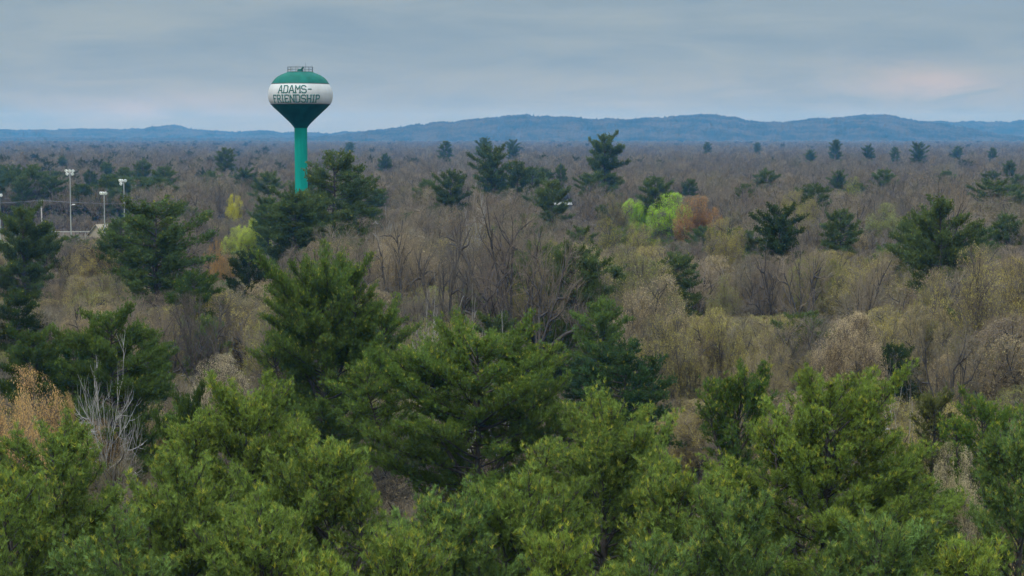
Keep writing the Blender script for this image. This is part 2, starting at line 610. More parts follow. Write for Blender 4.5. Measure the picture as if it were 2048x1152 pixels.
# overcast: the deck is brighter overhead
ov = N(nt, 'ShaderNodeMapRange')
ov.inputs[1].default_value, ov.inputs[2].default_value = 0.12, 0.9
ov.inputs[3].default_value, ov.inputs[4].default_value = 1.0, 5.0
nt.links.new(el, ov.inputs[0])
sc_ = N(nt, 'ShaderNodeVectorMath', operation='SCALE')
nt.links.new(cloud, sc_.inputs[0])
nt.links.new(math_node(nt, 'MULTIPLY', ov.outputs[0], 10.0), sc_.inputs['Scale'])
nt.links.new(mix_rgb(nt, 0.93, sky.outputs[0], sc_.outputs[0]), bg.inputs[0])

scene.view_settings.view_transform = 'Standard'
scene.view_settings.look = 'None'
scene.view_settings.exposure = 0.06
scene.view_settings.gamma = 1.0
cy = scene.cycles
cy.max_bounces = 6
cy.diffuse_bounces = 3
cy.transmission_bounces = 3
cy.volume_bounces = 1
cy.use_denoising = True
cy.denoising_input_passes = 'RGB_ALBEDO_NORMAL'
cy.denoising_prefilter = 'ACCURATE'


def box_mesh(name, lo_, hi_, mats):
    m = Mesh()
    (x0, y0, z0), (x1, y1, z1) = lo_, hi_
    m.add([(x0, y0, z0), (x1, y0, z0), (x1, y1, z0), (x0, y1, z0), (x0, y0, z1), (x1, y0, z1), (x1, y1, z1), (x0, y1, z1)],
          [(0, 3, 2, 1), (4, 5, 6, 7), (0, 1, 5, 4), (1, 2, 6, 5), (2, 3, 7, 6), (3, 0, 4, 7)])
    return m.build(name, mats)


m, nt, out = new_mat('thin_haze')
pv = N(nt, 'ShaderNodeVolumePrincipled')
pv.inputs['Color'].default_value = (0.09, 0.44, 1.0, 1)
pv.inputs['Absorption Color'].default_value = (1, 1, 1, 1)
pv.inputs['Density'].default_value = HAZE
nt.links.new(pv.outputs[0], out.inputs['Volume'])
hz = link('haze', box_mesh('haze', (-4300, -300, -4), (4300, 7700, 118), [m]))
tag(hz, 'pale blue haze lying over the woods and the far hills', kind='stuff')

# ------------------------------------------------------------------ ground and hills
m, nt, out = new_mat('leaf_litter')
b = N(nt, 'ShaderNodeBsdfDiffuse')
tc = N(nt, 'ShaderNodeTexCoord')
na = N(nt, 'ShaderNodeTexNoise')
na.inputs['Scale'].default_value, na.inputs['Detail'].default_value = 0.05, 9
nb = N(nt, 'ShaderNodeTexNoise')
nb.inputs['Scale'].default_value, nb.inputs['Detail'].default_value = 1.2, 8
nt.links.new(tc.outputs['Object'], na.inputs['Vector'])
nt.links.new(tc.outputs['Object'], nb.inputs['Vector'])
c1 = ramp(nt, na.outputs[0], [(0.3, (0.085, 0.068, 0.052)), (0.5, (0.115, 0.091, 0.068)), (0.7, (0.085, 0.083, 0.045))])
c2 = ramp(nt, nb.outputs[0], [(0.3, (0.6, 0.6, 0.6)), (0.7, (1.3, 1.3, 1.3))])
nt.links.new(mix_rgb(nt, 1.0, c1, c2, 'MULTIPLY'), b.inputs[0])
nt.links.new(b.outputs[0], out.inputs[0])
g = Mesh()
xs = np.concatenate([np.linspace(-4200, -400, 20), np.linspace(-360, 360, 61), np.linspace(400, 4200, 20)])
ys = np.concatenate([np.linspace(-250, 0, 8), np.linspace(15, 800, 60), np.linspace(900, 7600, 30)])
GX, GY = np.meshgrid(xs, ys)
GZ = 0.5 * np.sin(GX * 0.021 + 1) * np.cos(GY * 0.017) - 0.4
V = np.stack([GX, GY, GZ], -1).reshape(-1, 3)
nx = len(xs)
ii = (np.arange(len(ys) - 1)[:, None] * nx + np.arange(nx - 1)[None]).ravel()
g.add(V, np.stack([ii, ii + 1, ii + nx + 1, ii + nx], 1))
tag(link('ground', g.build('ground', [m], True)), 'brown leaf litter and bare earth under the trees', kind='structure')

# the ball field on the left: pale turf with a dirt infield, a sheet just over the ground
turf = plain('pale_turf', (0.20, 0.23, 0.10), 0.9, 0, 0.2, 0.3)
dirt = plain('infield_dirt', (0.42, 0.33, 0.22), 0.9, 0, 0.12, 0.6)


def sheet(name, pts, z, mat, label):
    mm = Mesh()
    c = np.mean(pts, 0)
    P_ = [(c[0], c[1], z)] + [(x, y, z) for x, y in pts]
    n = len(pts)
    mm.add(P_, [(0, i + 1, (i + 1) % n + 1) for i in range(n)])
    return tag(link(name, mm.build(name, [mat])), label, kind='structure')


def blob(cx, cy_, rx, ry, n=28, seed=1):
    r_ = np.random.default_rng(seed)
    k = 1 + 0.08 * r_.normal(0, 1, n)
    a = np.arange(n) * 2 * np.pi / n
    return [(cx + rx * kk * math.cos(t), cy_ + ry * kk * math.sin(t)) for kk, t in zip(k, a)]


sheet('playing_field', blob(-112, 474, 62, 24, seed=3), 0.16, turf, 'pale green turf of the playing field on the left')
sheet('infield', blob(-134, 470, 12, 7, seed=5), 0.19, dirt, 'tan dirt infield on the playing field')

# far wooded bluffs
m, nt, out = new_mat('wooded_slope')
b = N(nt, 'ShaderNodeBsdfDiffuse')
tc = N(nt, 'ShaderNodeTexCoord')
na = N(nt, 'ShaderNodeTexNoise')
na.inputs['Scale'].default_value, na.inputs['Detail'].default_value = 0.012, 10
na.inputs['Roughness'].default_value = 0.7
nt.links.new(tc.outputs['Object'], na.inputs['Vector'])
nt.links.new(ramp(nt, na.outputs[0], [(0.32, (0.010, 0.018, 0.014)), (0.46, (0.032, 0.034, 0.026)), (0.6, (0.068, 0.057, 0.041)), (0.72, (0.018, 0.025, 0.016))]), b.inputs[0])
nt.links.new(b.outputs[0], out.inputs[0])
NEAR_SKY = [(-260, 276), (500, 277), (640, 274), (700, 267), (770, 261), (790, 257), (815, 251), (860, 248.5), (920, 246), (960, 241.5), (1050, 236.5), (1100, 239), (1180, 243),
            (1260, 242), (1340, 237), (1400, 233.5), (1430, 232), (1460, 235), (1485, 240), (1530, 246.5), (1580, 246), (1620, 241), (1680, 239),
            (1760, 234), (1785, 235), (1810, 240), (1840, 244), (1880, 248), (1930, 256), (1990, 268), (2060, 277), (2400, 278)]
FAR_SKY = [(-400, 263), (0, 262), (100, 261), (200, 260), (290, 258), (310, 252.5), (345, 250.5), (368, 253), (380, 257), (420, 262), (470, 265), (520, 262), (600, 265), (700, 265),
           (800, 262), (900, 258), (1200, 256), (1600, 250), (1880, 247), (1950, 249), (2000, 247), (2048, 245), (2200, 242), (2500, 250)]


def ridge(sky_pts, crest, front, back, seed, label):
    r_ = np.random.default_rng(seed)
    half = 0.40 * crest
    nx_, ny_ = int(2 * half / 6.0), 70
    px = np.linspace(-420, 2470, 1150)
    nx_ = len(px)
    d = np.concatenate([np.linspace(front, crest, 50), np.linspace(crest, back, 21)[1:]])
    ny_ = len(d)
    ytop = np.interp(px, [a for a, _ in sky_pts], [b_ for _, b_ in sky_pts])
    top = CAM_H + (HORIZON - ytop) / F * crest
    t = np.where(d < crest, (d - front) / (crest - front), (back - d) / (back - crest))
    prof = t ** 1.3 * (3 - 2 * t) / 1.0
    # spurs and gullies, then the canopy's own bumps
    spur = np.zeros((ny_, nx_))
    for k in range(10):
        f_ = r_.uniform(0.002, 0.012)
        spur += np.sin(((px - 1024) / F * crest)[None] * f_ + d[:, None] * r_.uniform(-0.006, 0.006) + r_.uniform(0, 6.28)) * 0.03
    bump = r_.normal(0, 1.9, (ny_, nx_)) + np.interp(px, np.linspace(-420, 2470, 160), r_.normal(0, 2.0, 160))[None] + np.abs(r_.normal(0, 1, (ny_, nx_))) ** 3 * 0.35
    bump[:] = np.clip(bump, -3.5, 7)
    Zz = top[None] * prof[:, None] * (1 + spur * (4 * t * (1 - t))[:, None]) + bump * np.minimum(1, t * 8)[:, None] - 3
    DD = np.repeat(d[:, None], nx_, 1)
    XX = ((px - 1024) / F)[None] * DD
    mm = Mesh()
    i_ = (np.arange(ny_ - 1)[:, None] * nx_ + np.arange(nx_ - 1)[None]).ravel()
    mm.add(np.stack([XX, DD, Zz], -1).reshape(-1, 3), np.stack([i_, i_ + 1, i_ + nx_ + 1, i_ + nx_], 1))
    return tag(link('hills', mm.build('hills', [m])), label, kind='structure')


ridge(NEAR_SKY, 5600, 4800, 6200, 11, 'blue wooded bluffs along the horizon')
ridge(FAR_SKY, 6900, 6300, 7500, 12, 'paler far ridge with a small knob on the horizon')

# ------------------------------------------------------------------ water tower
TD = 333.0
K = TD / F
tx, _, _ = world(601.7, 270, TD)
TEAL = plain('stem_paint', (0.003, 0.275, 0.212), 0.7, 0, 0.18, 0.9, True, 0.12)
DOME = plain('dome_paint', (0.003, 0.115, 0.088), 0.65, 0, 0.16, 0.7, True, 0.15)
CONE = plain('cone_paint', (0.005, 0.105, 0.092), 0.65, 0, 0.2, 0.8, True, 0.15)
BAND = plain('white_paint', (0.49, 0.51, 0.505), 0.6, 0, 0.08, 0.7, True)
LETT = plain('letter_paint', (0.012, 0.13, 0.105), 0.5, 0, 0.1, 2.0)
STEEL = plain('dark_steel', (0.055, 0.075, 0.075), 0.5, 0.3, 0.15, 3.0)


def tz(py):
    return CAM_H + (HORIZON - py) * K


def lathe(mesh, prof, n=64, mat=0):
    prof = np.array(prof, float)
    a = np.arange(n) * 2 * np.pi / n
    V_ = np.stack([prof[:, 0:1] * np.cos(a), prof[:, 0:1] * np.sin(a), np.repeat(prof[:, 1:2], n, 1)], -1).reshape(-1, 3)
    i_ = np.arange(n)
    q = np.stack([i_, (i_ + 1) % n, (i_ + 1) % n + n, i_ + n], 1)
    mesh.add(V_, (q[None] + (np.arange(len(prof) - 1) * n)[:, None, None]).reshape(-1, 4), mat)


def zy(v):                      # row of the enlarged detail -> photo row
    return 100 + v / 3.6


ZR = [(160, 40), (163, 92), (168, 100), (178, 128), (190, 152), (203, 171), (218, 186), (233, 197), (247, 205), (255, 210), (270, 218), (290, 226), (310, 230.5),
      (330, 231.5), (350, 230), (370, 225), (385, 218), (393, 212), (405, 202), (418, 189), (430, 176), (450, 154), (470, 133), (490, 112), (510, 91), (528, 73), (542, 61), (552, 53), (562, 47.5)]
prof = [(r_ / 3.6 * K, tz(zy(v))) for v, r_ in ZR]


def tank_r(z):
    zz = [p[1] for p in prof][::-1]
    rr = [p[0] for p in prof][::-1]
    return np.interp(z, zz, rr)


def seg(v0, v1, n):
    zs = np.linspace(tz(zy(v0)), tz(zy(v1)), n)
    return [(float(tank_r(z)), float(z)) for z in zs]


tower = empty('water_tower', (tx, TD, 0))
tag(tower, 'teal water tower with a white lettered band on its bulb tank', 'water tower')
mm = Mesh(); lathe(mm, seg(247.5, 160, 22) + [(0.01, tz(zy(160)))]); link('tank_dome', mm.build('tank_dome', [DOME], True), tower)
mm = Mesh(); lathe(mm, seg(392.5, 248.5, 30)); link('tank_band', mm.build('tank_band', [BAND], True), tower)
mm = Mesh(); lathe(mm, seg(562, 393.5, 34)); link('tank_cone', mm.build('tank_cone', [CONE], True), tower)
for v in (248, 393):
    z = tz(zy(v)); rr = float(tank_r(z))
    mm = Mesh(); lathe(mm, [(rr - 0.1, z - 0.07), (rr + 0.05, z - 0.07), (rr + 0.05, z + 0.07), (rr - 0.1, z + 0.07)])
    link('tank_seam_ring', mm.build('tank_seam_ring', [STEEL], False), tower)
zt = tz(zy(562))
rs = 45.8 / 3.6 * K
mm = Mesh(); lathe(mm, [(rs * 1.9, -0.5), (rs * 1.75, 0.6), (rs * 1.25, 4.5), (rs * 1.02, 7.0), (rs, 9.0)] + [(rs, 9.0 + (zt - 9.0) * i / 12) for i in range(1, 13)], 48)
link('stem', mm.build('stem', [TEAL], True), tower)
# ring under the tank, roof hatch, railing, aerial
mm = Mesh(); z0 = tz(zy(164)); R0 = 91 / 3.6 * K
hr = 36 / 3.6 * K
for hh in (0.0, 0.5, 1.0):
    n = 36
    a = np.arange(n) * 2 * np.pi / n
    ring = np.stack([R0 * np.cos(a), R0 * np.sin(a), np.full(n, z0 + 0.02 + hr * hh)], 1)
    tubes(mm, ring, np.roll(ring, -1, 0), 0.028 if hh else 0.06, 0.028 if hh else 0.06, 5)
for k in range(12):
    a = k * math.pi / 6 + 0.3
    p0 = (R0 * math.cos(a), R0 * math.sin(a), z0 - 0.25)
    tubes(mm, [p0], [(p0[0], p0[1], z0 + hr)], 0.032, 0.032, 5)
link('roof_railing', mm.build('roof_railing', [STEEL]), tower)
mm = Mesh()
lathe(mm, [(0.55, z0 - 0.05), (0.55, z0 + 0.35), (0.42, z0 + 0.55), (0.01, z0 + 0.62)], 20)
tubes(mm, [(0.25, -0.3, z0 + 0.4)], [(0.62, -0.3, z0 + 0.95)], 0.20, 0.16, 8)
link('roof_vent', mm.build('roof_vent', [CONE]), tower)
mm = Mesh()
tubes(mm, [(11.6 * K * 1.0, -0.6, z0)], [(11.6 * K, -0.6, z0 + 1.75)], 0.035, 0.02, 5)
link('aerial', mm.build('aerial', [STEEL]), tower)
mm = Mesh()
tubes(mm, [(23.5 * K, 0, z0)], [(23.5 * K, 0, z0 + 1.3)], 0.03, 0.02, 5)
link('aerial', mm.build('aerial', [STEEL]), tower)

G = {  # chamfered block letters on a 4 x 7 grid, with small feet
    'A': [[(0, 0), (1.7, 7), (2.3, 7), (4, 0)], [(0.75, 2.3), (3.25, 2.3)], [(-0.3, 0), (0.5, 0)], [(3.5, 0), (4.3, 0)]],
    'D': [[(0.3, 0), (0.3, 7), (2.9, 7), (3.9, 6), (3.9, 1), (2.9, 0), (0.3, 0)], [(-0.2, 0), (0.3, 0)], [(-0.2, 7), (0.3, 7)]],
    'M': [[(0.2, 0), (0.2, 7), (2.1, 3.2), (4.0, 7), (4.0, 0)], [(-0.3, 0), (0.7, 0)], [(3.5, 0), (4.5, 0)]],
    'S': [[(0.1, 1.2), (0.9, 0), (3.1, 0), (3.9, 1.0), (3.9, 2.7), (3.0, 3.6), (1.0, 3.6), (0.1, 4.4), (0.1, 6.1), (1.0, 7), (3.1, 7), (3.9, 5.9)]],
    '-': [[(0.6, 3.6), (3.2, 3.6)]],
    'F': [[(0.3, 0), (0.3, 7), (3.8, 7), (3.8, 6.2)], [(0.3, 3.7), (2.7, 3.7)], [(-0.3, 0), (1.0, 0)]],
    'R': [[(0.3, 0), (0.3, 7), (2.9, 7), (3.8, 6.1), (3.8, 4.4), (2.9, 3.5), (0.3, 3.5)], [(2.2, 3.5), (4.0, 0)], [(-0.2, 0), (0.9, 0)]],
    'I': [[(1.0, 0), (1.0, 7)], [(0.2, 0), (1.8, 0)], [(0.2, 7), (1.8, 7)]],
    'E': [[(3.8, 0.9), (3.8, 0), (0.3, 0), (0.3, 7), (3.8, 7), (3.8, 6.1)], [(0.3, 3.6), (2.8, 3.6)]],
    'N': [[(0.2, 0), (0.2, 7), (3.8, 0), (3.8, 7)], [(-0.3, 0), (0.7, 0)], [(3.3, 7), (4.3, 7)]],
    'H': [[(0.3, 0), (0.3, 7)], [(3.7, 0), (3.7, 7)], [(0.3, 3.6), (3.7, 3.6)], [(-0.2, 0), (0.8, 0)], [(3.2, 0), (4.2, 0)], [(-0.2, 7), (0.8, 7)], [(3.2, 7), (4.2, 7)]],
    'P': [[(0.3, 0), (0.3, 7), (2.9, 7), (3.8, 6.0), (3.8, 4.2), (2.9, 3.3), (0.3, 3.3)], [(-0.3, 0), (1.0, 0)]],
}


def lettering(text, width, ytop, ybot, shift, half=0.092):
    adv = {'I': 2.0, '-': 3.6}
    tot = sum(adv.get(c, 4.0) + 1.35 for c in text) - 1.35
    u = width / tot
    z1, z0_ = tz(ytop), tz(ybot)
    v = (z1 - z0_) / 7
    mm_ = Mesh()
    x0 = -width / 2 + shift
    rbase = float(tank_r((z1 + z0_) / 2))

    def put(x, z, lift):
        a = -math.pi / 2 + x / rbase
        r_ = float(tank_r(z)) + lift
        return (r_ * math.cos(a), r_ * math.sin(a), z)

    for ch in text:
        for line in G[ch]:
            pts = []
            for (a0, b0), (a1, b1) in zip(line[:-1], line[1:]):
                n = max(1, int(max(abs(a1 - a0), abs(b1 - b0)) / 1.2))
                for k in range(n):
                    pts.append((a0 + (a1 - a0) * k / n, b0 + (b1 - b0) * k / n))
            pts.append(line[-1])
            q = [np.array([x0 + a * u, z0_ + b * v]) for a, b in pts]
            for A, B in zip(q[:-1], q[1:]):
                d_ = (B - A) / max(np.linalg.norm(B - A), 1e-6)
                nrm = np.array([-d_[1], d_[0]]) * half
                A_, B_ = A - d_ * half * 0.8, B + d_ * half * 0.8
                c4 = [A_ - nrm, B_ - nrm, B_ + nrm, A_ + nrm]
                Vv = [put(p[0], p[1], 0.02) for p in c4] + [put(p[0], p[1], 0.045) for p in c4]
                mm_.add(Vv, [(4, 5, 6, 7), (0, 1, 5, 4), (1, 2, 6, 5), (2, 3, 7, 6), (3, 0, 4, 7)])
        x0 += (adv.get(ch, 4.0) + 1.35) * u
    return mm_


link('lettering', lettering('ADAMS-', 6.35, 173.6, 187.4, -0.42).build('lettering', [LETT]), tower)
link('lettering', lettering('FRIENDSHIP', 9.35, 191.8, 205.8, -0.33).build('lettering', [LETT]), tower)

# ------------------------------------------------------------------ floodlight poles, utility pole, wires, fence, roofs
GALV = plain('galvanised_steel', (0.30, 0.31, 0.30), 0.55, 0.1, 0.08, 0.6)
LAMP = plain('white_lamp_housing', (0.80, 0.81, 0.80), 0.4, 0, 0.03, 2.0)
WOOD = plain('weathered_pole', (0.40, 0.37, 0.33), 0.85, 0, 0.12, 0.8)
CABLE = plain('black_cable', (0.16, 0.16, 0.17), 0.6, 0, 0.05, 1.0)


def floodlight_pole(px, py, d, lamps, label, ladder_arm=False, tip=True, group='floodlight poles at the playing field'):
    x, y, z = world(px, py, d)
    o = empty('floodlight_pole', (x, y, 0))
    tag(o, label, 'light pole', group)
    mm_ = Mesh()
    zs = np.linspace(-0.3, z + 0.1, 7)
    lathe(mm_, [(0.17 - 0.06 * k / 6, zz) for k, zz in enumerate(zs)] + [(0.01, z + 0.12)], 12)
    link('pole', mm_.build('pole', [GALV], True), o)
    mm_ = Mesh()
    xs_ = [l[0] for l in lamps] + [0]
    for zz in sorted({l[1] for l in lamps}):
        row = [l[0] for l in lamps if l[1] == zz] + [0]
        mm_ = Mesh()
        tubes(mm_, [(min(row) - 0.05, 0, z + zz)], [(max(row) + 0.05, 0, z + zz)], 0.07, 0.07, 6)
        link('crossarm', mm_.build('crossarm', [GALV]), o)
    if tip:
        mm_ = Mesh()
        tubes(mm_, [(-0.25, 0.05, z - 0.4)], [(-0.25, 0.05, z + 1.2)], 0.04, 0.02, 5)
        link('lightning_rod', mm_.build('lightning_rod', [GALV]), o)
    for (lx, lz, yaw) in lamps:
        mm_ = Mesh()
        ax = np.array([math.sin(yaw), -math.cos(yaw), -0.45])
        ax /= np.linalg.norm(ax)
        p0 = np.array([lx, 0.0, z + lz]) - ax * 0.25
        st = [(0.0, 0.10), (0.12, 0.22), (0.34, 0.36), (0.60, 0.43)]
        for (a0, r0), (a1, r1) in zip(st[:-1], st[1:]):
            tubes(mm_, [p0 + ax * a0], [p0 + ax * a1], r0, r1, 14)
        tubes(mm_, [p0 + ax * 0.60], [p0 + ax * 0.604], 0.43, 0.001, 14)
        tubes(mm_, [p0], [p0 - ax * 0.08], 0.12, 0.02, 8)
        link('floodlight', mm_.build('floodlight', [LAMP], False), o)
    if ladder_arm:
        za = world(px, 409, d)[2]
        mm_ = Mesh()
        tubes(mm_, [(0.1, 0, za - 0.2)], [(0.75, 0, za)], 0.04, 0.04, 6)
        tubes(mm_, [(0.55, 0, za)], [(1.25, 0, za + 0.02)], 0.13, 0.07, 8)
        link('lamp_arm', mm_.build('lamp_arm', [LAMP]), o)
    return o


floodlight_pole(139.5, 341, 480, [(-0.82, 0.0, -0.5), (0.78, 0.0, 0.5), (-0.0, 0.0, 0.0), (-0.58, -0.82, -0.5), (0.62, -0.82, 0.5)], 'tallest floodlight pole, with five lamps in two rows', True)
floodlight_pole(208, 385.5, 480, [(-0.72, 0.0, -0.6), (-0.25, 0.0, -0.1), (0.38, 0.0, 0.6)], 'shortest floodlight pole, between the two taller ones', tip=False)
floodlight_pole(247.5, 360.5, 480, [(-0.85, 0.0, -0.6), (-0.4, 0.0, -0.2), (0.35, 0.0, 0.6), (-0.65, -0.85, -0.5)], 'floodlight pole with two lamps stacked on one side', tip=False)
floodlight_pole(-1, 389.5, 480, [(0.45, 0.0, 0.1), (-0.4, 0, -0.4)], 'floodlight pole cut by the photo edge, one white lamp showing', tip=False)

x, y, z = world(82.5, 400, 520)
up = empty('utility_pole', (x, y, 0))
tag(up, 'pale wooden utility pole carrying wires past the field', 'utility pole')
mm = Mesh(); lathe(mm, [(0.22, -0.3), (0.20, z * 0.5), (0.15, z), (0.01, z + 0.03)], 10); link('pole', mm.build('pole', [WOOD], True), up)
mm = Mesh(); tubes(mm, [(-0.75, -0.18, z - 0.35)], [(0.75, -0.18, z - 0.35)], 0.06, 0.06, 4); link('crossarm', mm.build('crossarm', [WOOD]), up)
for k in (-0.65, 0.0, 0.65):
    mm = Mesh(); lathe(mm, [(0.05, z - 0.30), (0.07, z - 0.2), (0.04, z - 0.1), (0.01, z - 0.08)], 8)
    for v in mm.v: v += np.array([k, -0.18, 0], np.float32)
    link('insulator', mm.build('insulator', [LAMP]), up)
x2, y2, z2 = world(360, 405, 560)
x3, y3, z3 = world(-160, 405, 500)
up2 = empty('utility_pole', (x2, y2, 0))
tag(up2, 'wooden utility pole half hidden behind the big pine by the floodlights', 'utility pole')
mm = Mesh(); lathe(mm, [(0.22, -0.3), (0.20, z2 * 0.5), (0.15, z2 + 0.3), (0.01, z2 + 0.33)], 10); link('pole', mm.build('pole', [WOOD], True), up2)
mm = Mesh(); tubes(mm, [(-0.75, -0.18, z2)], [(0.75, -0.18, z2)], 0.06, 0.06, 4); link('crossarm', mm.build('crossarm', [WOOD]), up2)


def wire(a, b, sag, label):
    s = np.linspace(0, 1, 25)[:, None]
    P_ = np.array(a) * (1 - s) + np.array(b) * s
    P_[:, 2] -= 4 * sag * (s * (1 - s))[:, 0]
    mm_ = Mesh()
    poly_tubes(mm_, P_[None], np.array([0.035]), np.array([0.035]), 4)
    return tag(link('wire', mm_.build('wire', [CABLE])), label, 'wire', 'wires past the playing field')


for k, wn in ((-0.65, 'upper'), (0.65, 'lower')):
    wire((x + k, y - 0.18, z - 0.08), (x2 + k, y2 - 0.18, z2 + 0.06), 0.7, f'thin dark wire strung from the utility pole to the pine side, {wn} one')
    wire((x3 + k, y3, z3 + k * 0.5), (x + k, y - 0.18, z - 0.08), 0.6, f'thin dark wire running off past the photo edge, {wn} one')

# outfield fence: posts, netting of thin rails, pale cap
FD = 505
fz = world(150, 463.5, FD)[2]
fx0, fx1 = world(96, 465, FD)[0], world(216, 465, FD)[0]
fo = empty('outfield_fence', ((fx0 + fx1) / 2, FD, 0))
tag(fo, 'long pale topped fence in front of the dark wood', 'fence')
hw = (fx1 - fx0) / 2
mm = Mesh()
tubes(mm, [(-hw, 0, fz)], [(hw, 0, fz)], 0.11, 0.11, 8)
link('top_rail', mm.build('top_rail', [plain('pale_rail', (0.30, 0.30, 0.26), 0.7, 0, 0.06, 0.5)]), fo)
for k in range(9):
    mm = Mesh(); xx = -hw + 2 * hw * k / 8
    tubes(mm, [(xx, 0.06, 0)], [(xx, 0.06, fz)], 0.05, 0.05, 6); link('post', mm.build('post', [GALV]), fo)
mm = Mesh()
for k in range(1, 8):
    tubes(mm, [(-hw, 0.03, fz * k / 8)], [(hw, 0.03, fz * k / 8)], 0.012, 0.012, 3)
link('wire_mesh', mm.build('wire_mesh', [GALV]), fo)


def house(name, px, py, d, wid, dep, wallh, rise, rz, wallc, roofc, label, cat='house', white_edge=False):
    xx, yy, ridge_z = world(px, py, d)
    o = empty(name, (xx, yy, 0), rz)
    tag(o, label, cat)
    hwid, hd = wid / 2, dep / 2
    rise = max(ridge_z - wallh, 0.3)
    mm_ = Mesh()
    mm_.add([(-hwid, -hd, 0), (hwid, -hd, 0), (hwid, hd, 0), (-hwid, hd, 0), (-hwid, -hd, wallh), (hwid, -hd, wallh), (hwid, hd, wallh), (-hwid, hd, wallh), (-hwid, 0, wallh + rise * 0.96), (hwid, 0, wallh + rise * 0.96)],
            [(0, 1, 5, 4), (2, 3, 7, 6)])
    mm_.add([(-hwid, -hd, 0), (-hwid, hd, 0), (-hwid, hd, wallh), (-hwid, 0, wallh + rise * 0.96), (-hwid, -hd, wallh),
             (hwid, -hd, 0), (hwid, hd, 0), (hwid, hd, wallh), (hwid, 0, wallh + rise * 0.96), (hwid, -hd, wallh)], [(0, 1, 2, 3, 4), (5, 6, 7, 8, 9)])
    link('wall', mm_.build('wall', [plain(name + '_wall', wallc, 0.8, 0, 0.08, 0.8)]), o)
    mm_ = Mesh()
    e, t_ = 0.45, 0.16
    for sgn in (-1, 1):
        A = np.array([[-hwid - e, sgn * (hd + e), wallh - rise * e / hd], [hwid + e, sgn * (hd + e), wallh - rise * e / hd], [hwid + e, 0, wallh + rise], [-hwid - e, 0, wallh + rise]])
        Vv = np.concatenate([A, A + np.array([0, 0, t_])])
        mm_.add(Vv, [(4, 5, 6, 7), (3, 2, 1, 0), (0, 1, 5, 4), (1, 2, 6, 5), (2, 3, 7, 6), (3, 0, 4, 7)])
    rf = link('roof', mm_.build('roof', [plain(name + '_roof', roofc, 0.85, 0, 0.1, 0.6)]), o)
    for k in (-0.5, 0.3):
        w_ = link('window', box_mesh('window', (k * hwid - 0.5, -hd - 0.05, wallh * 0.35), (k * hwid + 0.5, -hd - 0.004, wallh * 0.8), [STEEL]), o)
    return o


house('shed', 204, 449, 500, 4.6, 5.5, 2.4, 2, R(62), (0.26, 0.22, 0.16), (0.24, 0.205, 0.15), 'tan gabled shed half hidden by the big pine near the floodlights', 'shed')
house('white_house', 1124, 405.0, 640, 6.0, 6.0, 5.3, 1, R(3), (0.12, 0.13, 0.12), (0.45, 0.46, 0.45), 'house whose low white roof edge shows between trees')
house('grey_house', 1842, 461, 425, 4.2, 8, 4.2, 3, R(68), (0.62, 0.62, 0.60), (0.40, 0.38, 0.36), 'grey roofed house glimpsed behind the widest dark pine')
# ------------------------------------------------------------------ tree prototypes (mesh data shared by the copies)
def pine_protos():
    out = []
    sty = [dict(base=0.22, asc=0.55, gaps=0.15, round_k=0.5), dict(base=0.30, asc=0.8, gaps=0.2, round_k=0.6), dict(base=0.18, asc=0.4, gaps=0.22, round_k=0.5),
           dict(base=0.25, asc=0.8, gaps=0.2, tops=((1.6, 0.4, 17.5, 3.6, 9.0), (-1.5, -0.5, 16.2, 3.2, 8.0))), dict(base=0.15, asc=0.6, gaps=0.08, prof_k=0.8),
           dict(base=0.35, asc=0.7, gaps=0.25, round_k=0.5, tops=((-1.9, 0.6, 18.2, 4.0, 10.0),))]
    for i, s in enumerate(sty):
        T, C = make_pine(100 + i, 20, 9, blades=8, blade=(0.27, 0.06), density=1.0, fluff=0.17, tips=0.12, whorl=0.8, **s)
        out.append((T.build('pine_trunk', [M_PBARK], True), C.build('pine_crown', [M_NEEDLE, M_PBARK])))
    return out


PINES = pine_protos()
FPINES = []
for i in range(3):
    T, C = make_pine(200 + i, 20, 9, base=0.2, asc=(1.0, 0.8, 1.25)[i], gaps=0.2, blades=5, blade=(0.45, 0.13), density=0.38, tips=0.0, whorl=0.9)
    FPINES.append((T.build('far_pine_trunk', [M_PBARK], True), C.build('far_pine_crown', [M_FARPINE, M_PBARK])))


def bl(n, seed0, mats, **kw):
    out = []
    for i in range(n):
        T, C = make_broadleaf(seed0 + i, **{k: (v[i % len(v)] if isinstance(v, list) else v) for k, v in kw.items()})
        out.append((T.build('tree_trunk', [M_DBARK], True), C.build('tree_crown', mats)))
    return out


BARE = bl(7, 300, [M_TWIG, M_TWIG], h=16, w=9, kids=(6, 8, 9, 8), trunk=[0.30, 0.36, 0.26], stems=[1, 1, 1, 1, 2, 1, 1], up=(0.03, 0.03, 0.04, 0.05), twig_r=0.013, limb_k=1.3)
OAK = bl(3, 340, [M_TWIG, M_TWIG], h=18, w=13, kids=(6, 7, 8, 6), trunk=0.30, wob=0.2, up=(0.04, 0.05, 0.06, 0.08), limb_k=1.45, twig_r=0.012)
BUD = bl(5, 360, [M_TWIG, M_LEAF], h=14, w=8.5, kids=(7, 9, 9, 8), trunk=[0.25, 0.3], stems=[2, 1, 3], up=(0.03, 0.04, 0.05, 0.06), buds=30000, bud=(0.15, 0.095), clump=2.5)
LEAFY = bl(3, 380, [M_TWIG, M_LEAF], h=14, w=9, kids=(7, 8, 9, 5), trunk=0.22, stems=[1, 2], buds=32000, bud=(0.21, 0.15), clump=6.0, young=0.35)
FBARE = bl(3, 400, [M_TWIG, M_TWIG], h=16, w=10, kids=(6, 7, 8, 7), trunk=0.3, twig_r=0.023, domek=0.15, up=(0.03, 0.03, 0.04, 0.05), twig_seg=1)
